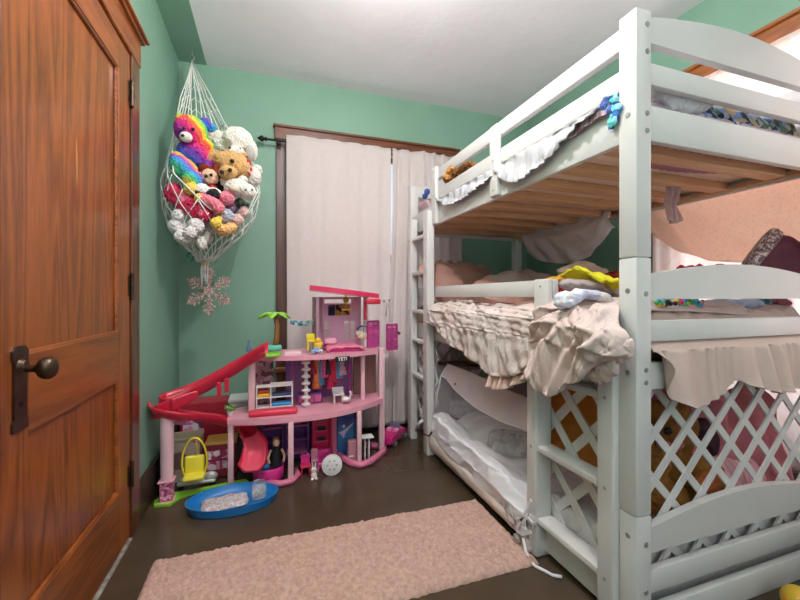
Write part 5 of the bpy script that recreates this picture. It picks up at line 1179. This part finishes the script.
p = PY(249, 352, 2.55); b = MB(); b.lathe([(.001, 0), (.016, 0), (.018, .03), (.010, .045), (.008, .07), (.001, .072)], p, 14); b.build('bottle_body', mat('clear_blue', (150, 176, 210), .1, trans=.6), t, smooth=60)
# ground floor
t = T('toy_cabinet', 'purple toy shelving unit on the ground floor of the dollhouse', 'toy cabinet', (.06, 2.66, 0))
b = MB(); b.box((-.05, 2.69, .0), (.24, 2.70, .34), .003)
for x in (-.05, .075, .09, .232): b.box((x, 2.58, 0), (x + .010, 2.69, .34), .002)
b.build('cabinet_body', M_PURP, t)
for x0, x1 in ((-.04, .075), (.10, .232)):
    for z in (.07, .16, .25, .33): MB().box((x0, 2.582, z), (x1, 2.688, z + .009), .002).build('shelf', mat('pink_shelf', (206, 120, 170), .4) if z != .16 else M_PURP, t)
MB().box((-.035, 2.60, .262), (.06, 2.66, .30), .006).build('bin', mat('wine_bin', (130, 40, 90), .5), t); MB().box((.11, 2.60, .262), (.22, 2.66, .31), .006).build('bin', ramp_mat('mixed_pink', [(190, 120, 160), (90, 50, 90), (226, 180, 200)], scale=50, kind='voronoi', bump=0), t)
t = T('seated_doll', 'doll with blond hair and black dress sitting in the magenta toy tub', 'doll', (.04, 2.45, .05))
b = MB(); b.lathe([(.001, 0), (.045, 0), (.035, .05), (.028, .09), (.012, .105), (.008, .12), (.001, .121)], (.035, 2.47, .07), 16); b.build('dress', mat('black_dress', (24, 20, 26), .7, var=.2), t, smooth=60)
MB().ball((.035, 2.468, .205), (.020, .021, .025)).build('head', doll_skin, t, smooth=180); b = MB(); b.ball((.035, 2.475, .213), (.024, .022, .024)); b.ball((.035, 2.482, .19), (.022, .014, .03)); b.build('hair', mat('blond_hair', (150, 100, 60), .6, var=.2, scale=60), t, smooth=180)
for s in (-1, 1): MB().tube([(.035 + s * .03, 2.46, .165), (.035 + s * .05, 2.44, .13), (.035 + s * .04, 2.42, .10)], .008, 8).build('arm', doll_skin, t, smooth=180)
t = T('toy_tub', 'magenta round toy tub on the ground floor beside the slide exit', 'toy tub', (.0, 2.42, 0))
b = MB(); b.lathe([(.001, .004), (.078, .004), (.086, .03), (.09, .085), (.086, .09), (.080, .085), (.076, .035), (.001, .03)], (-.01, 2.42, 0), 32, 1.0, .8); b.build('tub_shell', M_MAG, t, smooth=50)
MB().lathe([(.001, 0), (.03, 0), (.032, .012), (.001, .014)], (-.035, 2.40, .085), 20).build('blue_lid', M_LBLUE if False else M_BLUEP, t, smooth=50)
t = T('toy_chair', 'small hot pink toy chair with heart back in front of the dollhouse', 'toy chair', PY(306, 478, 2.33))
p = PZ(306, 477, 0); b = MB()
for dx, dy in ((-.026, 0), (.026, 0), (-.022, .045), (.022, .045)): b.cyl(p + V((dx, dy, .002)), p + V((dx * .9, dy, .058)), .004, seg=8)
b.build('leg_frame', M_HOT, t, smooth=40); MB().box(p + V((-.032, -.006, .058)), p + V((.032, .05, .066)), .004).build('seat', M_HOT, t)
b = MB(); b.box(p + V((-.026, .042, .066)), p + V((.026, .05, .10)), .006); b.ball(p + V((-.014, .046, .108)), (.018, .006, .018)); b.ball(p + V((.014, .046, .108)), (.018, .006, .018)); b.build('backrest', M_MAG, t, smooth=40)
t = T('toy_bunny', 'little white and pink toy bunny standing beside the hot pink toy chair', 'toy figure', PZ(315, 478, 0))
p = PZ(314, 479, 0); b = MB(); b.ball(p + V((0, 0, .022)), (.018, .015, .022)); b.ball(p + V((0, 0, .055)), (.017, .015, .017)); b.ball(p + V((-.008, 0, .083)), (.005, .005, .018)); b.ball(p + V((.008, 0, .083)), (.005, .005, .018)); b.ball(p + V((.012, -.01, .006)), (.009, .012, .007)); b.ball(p + V((-.012, -.01, .006)), (.009, .012, .007)); b.build('bunny_body', ramp_mat('bunny_white', [(240, 230, 224), (236, 214, 214), (244, 240, 236)], scale=30, kind='noise', bump=0), t, smooth=180)
for s in (-.006, .006): MB().ball(p + V((s, -.0145, .058)), .0025, u=8, v=6).build('eye', M_EYE, t, smooth=180)
t = T('toy_glass_chair', 'clear pink toy high stool behind the white toy bunny', 'toy chair', PZ(316, 472, 0))
p = PZ(315, 473, 0); b = MB()
for dx, dy in ((-.02, 0), (.02, 0), (-.02, .035), (.02, .035)): b.cyl(p + V((dx, dy, 0)), p + V((dx * .8, dy, .10)), .003, seg=6)
b.box(p + V((-.022, -.004, .07)), p + V((.022, .04, .076)), .002); b.box(p + V((-.02, .034, .076)), p + V((.02, .039, .14)), .002); b.build('stool_frame', mat('clear_pink', (236, 170, 196), .15, alpha=.6), t)
t = T('toy_wheel_disc', 'flat white toy disc with small holes propped upright in front of the dollhouse', 'toy disc', PZ(332, 475, 0))
p = PZ(332, 475, 0); c = p + V((0, 0, .063)); d = V((-.12, -1, .12)).normalized(); b = MB(); b.cyl(c - d * .007, c + d * .007, .062, seg=40); b.cyl(c + d * .007, c + d * .009, .055, .052, seg=40); b.build('disc', M_WPL, t, smooth=35)
a1, a2, _ = frame_of(d); 
for k in range(6): q_ = c + d * .0092 + (a1 * math.cos(k * 1.047) + a2 * math.sin(k * 1.047)) * .028; MB().cyl(q_ - d * .0005, q_ + d * .0008, .006, seg=10).build('hole', mat('disc_hole', (170, 164, 164), .6), t)
t = T('toy_sofa', 'magenta toy armchair behind the white disc', 'toy chair', (.31, 2.50, 0))
b = MB(); b.box((.27, 2.46, .0), (.38, 2.54, .045), .012, 3); b.box((.27, 2.52, .03), (.38, 2.55, .10), .012, 3); b.box((.265, 2.46, .02), (.285, 2.54, .07), .008, 3); b.box((.365, 2.46, .02), (.385, 2.54, .07), .008, 3); b.build('sofa_body', M_MAG, t, smooth=50)
t = T('toy_poster', 'blue toy wall panel with a white leaping dolphin shape at the ground floor back', 'toy panel', (.44, 2.62, .02))
MB().box((.435, 2.60, .0), (.545, 2.612, .29), .003).build('panel_board', ramp_mat('aqua_panel', [(40, 80, 160), (70, 140, 200), (60, 60, 130)], 'Z', scale=1.2, rough=.35, bump=0), t)
b = MB(); b.prism([(.44, 2.598, .175), (.47, 2.598, .185), (.50, 2.598, .205), (.545, 2.598, .235), (.535, 2.598, .215), (.505, 2.598, .185), (.485, 2.598, .16), (.475, 2.598, .13), (.465, 2.598, .155)], (0, -.003, 0)); b.ball((.475, 2.597, .215), (.012, .003, .012)); b.build('white_shape', mat('pale_lilac_print', (206, 196, 222), .5), t)
t = T('toy_fridge', 'rosy toy side cabinet standing inside the pink base rail', 'toy cabinet', (.51, 2.50, 0))
MB().box((.485, 2.475, .012), (.545, 2.53, .15), .004).build('cabinet_body', mat('rosy_cabinet', (200, 140, 150), .45), t); MB().box((.483, 2.468, .05), (.52, 2.475, .06), .002).build('handle', M_WPL, t)
t = T('toy_table', 'white tall toy side table inside the pink base rail', 'toy table', (.62, 2.52, 0))
MB().box((.575, 2.46, .16), (.655, 2.53, .17), .003).build('table_top', M_WPL, t)
for x in (.595, .622): MB().box((x, 2.48, .01), (x + .008, 2.51, .16), .002).build('leg', M_WPL, t)
# the car
cx = PZ(389, 441, 0); t = T('toy_car', 'hot pink toy convertible parked on the floor beside the dollhouse', 'toy car', (cx.x, cx.y + .05, 0))
Mc = Matrix.Translation((.885, 2.765, 0)) @ Matrix.Rotation(R(48), 4, 'Z') @ Matrix.Scale(.86, 4)
def mbM(b): bmesh.ops.transform(b.bm, matrix=Mc, verts=b.bm.verts); return b
b = MB(); prof = [(-.17, .03), (.17, .03), (.175, .06), (.15, .095), (.06, .115), (.045, .10), (-.08, .10), (-.10, .118), (-.165, .112), (-.178, .07)]
b.prism([(x, -.065, z) for x, z in prof], (0, .13, 0)); bmesh.ops.bevel(b.bm, geom=b.bm.edges[:], offset=.014, segments=3, affect='EDGES'); mbM(b).build('car_body', mat('car_pink', (222, 40, 130), .22, coat=.6), t, smooth=50)
b = MB(); b.prism([(.05, -.052, .112), (.05, .052, .112), (.022, .046, .165), (.022, -.046, .165)], (.004, 0, 0)); mbM(b).build('windscreen', mat('pale_blue_screen', (150, 206, 230), .1, alpha=.85), t)
for x in (-.11, .11):
    for s in (-1, 1):
        b = MB(); b.cyl((x, s * .06, .033), (x, s * .076, .033), .033, seg=20); w_ = mbM(b).build('wheel', mat('grey_tyre', (70, 62, 66), .6), t, smooth=35); b = MB(); b.cyl((x, s * .0762, .033), (x, s * .079, .033), .018, seg=16); mbM(b).build('hub_cap', mat('silver_plastic', (190, 186, 190), .3, metal=.6), w_, smooth=35)
for s in (-1, 1): b = MB(); b.box((-.03, s * .03 - .022, .085), (.01, s * .03 + .022, .125), .008); mbM(b).build('car_seat', mat('car_seat_pink', (236, 150, 190), .5), t, smooth=50)
# tray with bead bag and jar
p = PZ(231, 497, 0); t = T('tray', 'oval blue plastic tray on the floor in front of the slide', 'tray', (p.x, p.y, 0))
tc_ = V((-.185, 2.205, 0)); b = MB(); b.lathe([(.001, .004), (.185, .004), (.205, .012), (.222, .045), (.228, .045), (.214, .004), (.19, 0), (.001, 0)][::-1], tc_, 48, 1.0, .62); b.build('tray_shell', M_BLUEP, t, smooth=50)
t = T('bead_bag', 'clear bag of pastel beads lying in the blue tray', 'bag', tuple(tc_ + V((-.04, 0, .006))))
bmat = ramp_mat('pastel_beads', [(236, 220, 226), (206, 160, 176), (180, 190, 210), (240, 236, 230), (216, 140, 130), (200, 206, 180)], scale=110, kind='voronoi', rough=.35, bump=.6)
b = MB(); cushion(b, tc_ + V((-.04, -.01, .020)), .11, .07, .016, rot(0, 0, 8), n=30, p=8, lump=.4, seed=2); b.build('bead_filling', bmat, t, smooth=180)
b = MB(); cushion(b, tc_ + V((-.04, -.01, .021)), .115, .075, .020, rot(0, 0, 8), n=20, p=8); b.build('clear_film', mat('clear_film', (240, 244, 250), .12, alpha=.18), t, smooth=180)
jc = PY(259, 494, 2.22); jc.z = .008
t = T('jar', 'clear plastic jar with gold and white beads standing in the blue tray', 'jar', (jc.x, jc.y, .008))
b = MB(); b.lathe([(.001, 0), (.036, 0), (.04, .006), (.04, .06), (.032, .072), (.032, .085), (.03, .085), (.03, .07), (.037, .058), (.037, .008), (.001, .004)], jc, 24); b.build('jar_glass', mat('clear_plastic', (240, 244, 248), .06, alpha=.28), t, smooth=50)
b = MB()
for k in range(40): a = k * 2.4; r = .03 * (k % 7) / 7; b.ball(jc + V((r * math.cos(a), r * math.sin(a), .010 + .0008 * k)), .0065, u=8, v=6)
b.build('bead_filling', ramp_mat('gold_white_beads', [(206, 170, 80), (236, 230, 220), (160, 130, 70), (90, 110, 120)], scale=70, kind='voronoi', rough=.3, bump=0), t, smooth=180)
# boxes and bins behind the swing
def openbox(name, label, cat, lo, hi, m, lid=None, panels=()):
    t = T(name, label, cat, ((lo[0] + hi[0]) / 2, (lo[1] + hi[1]) / 2, lo[2])); MB().box(lo, hi, .006).build('box_body', m, t)
    if lid: MB().box((lo[0] - .004, lo[1] - .004, hi[2]), (hi[0] + .004, hi[1] + .004, hi[2] + .018), .004).build('lid', lid, t)
    for (x0, z0, x1, z1, pm) in panels: MB().box((x0, lo[1] - .003, z0), (x1, lo[1], z1)).build('printed_panel', pm, t)
    return t
M_BOXR = mat('box_red', (176, 36, 56), .45); 
openbox('toy_box', 'tall red toy box standing in the corner behind the egg swing', 'box', (-.56, 2.82, 0), (-.28, 2.98, .40), M_BOXR, None, [(-.54, .22, -.42, .34, ramp_mat('pink_pic', [(230, 150, 190), (190, 60, 120), (240, 230, 240), (110, 40, 90)], scale=26, kind='voronoi', bump=0))])
t = openbox('storage_bin', 'white and grey storage bin between the red toy box and the dollhouse', 'bin', (-.26, 2.80, 0), (.0, 2.98, .40), mat('pale_bin', (206, 204, 206), .5), None)
MB().box((-.27, 2.79, .385), (.01, 2.99, .405), .006).build('bin_rim', M_WPL, t)
MB().box((-.22, 2.788, .0), (-.03, 2.80, .36), .004).build('bin_front', mat('clear_grey_panel', (120, 116, 118), .25), t)
openbox('toy_box', 'low dark red toy box with a yellow top under the slide', 'box', (-.37, 2.56, 0), (-.20, 2.70, .20), mat('box_wine', (140, 36, 60), .45), mat('box_yellow', (222, 170, 80), .5), [(-.36, .05, -.29, .10, ramp_mat('box_pic', [(236, 220, 226), (170, 60, 100), (220, 150, 180)], scale=40, kind='voronoi', bump=0)), (-.28, .05, -.21, .10, MATS['box_pic']), (-.36, .115, -.29, .165, MATS['box_pic']), (-.28, .115, -.21, .165, MATS['box_pic'])])
openbox('toy_box', 'pale box with pink pictures lying behind the yellow egg swing', 'box', (-.56, 2.56, .0), (-.40, 2.70, .24), ramp_mat('pale_pic', [(200, 180, 160), (226, 206, 190), (150, 120, 120), (206, 120, 150)], scale=12, kind='voronoi', rough=.5, bump=0), mat('box_beige', (206, 190, 160), .5))
t = T('toy_scooter', 'white and silver toy scooter lying behind the lime base', 'toy vehicle', (-.42, 2.46, 0))
b = MB(); b.box((-.50, 2.44, .025), (-.30, 2.48, .045), .01, 3); b.ball((-.44, 2.46, .055), (.06, .02, .022)); b.ball((-.33, 2.46, .06), (.04, .018, .025)); b.build('scooter_body', mat('silver_white', (196, 192, 196), .3, metal=.2), t, smooth=50)
for x in (-.48, -.32): MB().cyl((x, 2.452, .022), (x, 2.468, .022), .02, seg=16).build('wheel', M_BLACK, t, smooth=40)
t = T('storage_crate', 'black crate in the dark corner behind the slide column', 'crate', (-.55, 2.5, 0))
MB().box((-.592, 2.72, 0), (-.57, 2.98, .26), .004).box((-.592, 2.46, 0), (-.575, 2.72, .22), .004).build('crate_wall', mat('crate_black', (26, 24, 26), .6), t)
# toys on the top bunk far end
plush('plush_dog', 'ginger and brown plush lying on the top bunk at the far end', [(PY(458, 171, 2.2), (.08, .06, .035)), (PY(449, 178, 2.25), (.04, .05, .035)), (PY(468, 167, 2.15), (.07, .06, .03))], ramp_mat('ginger_brown', [(196, 120, 50), (80, 48, 28), (210, 146, 74)], scale=16, kind='noise'), loc=(1.4, 2.2, 1.79))
plush('blue_toy', 'small blue plush at the far end of the top bunk above the ladder', [(PX(427, 192, 1.13), (.02, .03, .025)), (PX(425, 196, 1.13), (.02, .03, .02))], fur('denim_blue_fur', (60, 90, 170)), loc=tuple(PX(427, 198, 1.13)))
t = T('pillow', 'dusty pink pillow leaning at the far end of the top bunk', 'pillow', tuple(PX(424, 205, 1.14)))
b = MB(); cushion(b, PX(425, 207, 1.16), .05, .10, .025, rot(0, 60, 0)); b.build('pillow_cover', mat('dusty_pink_cloth', (206, 176, 182), .8), t, smooth=180)
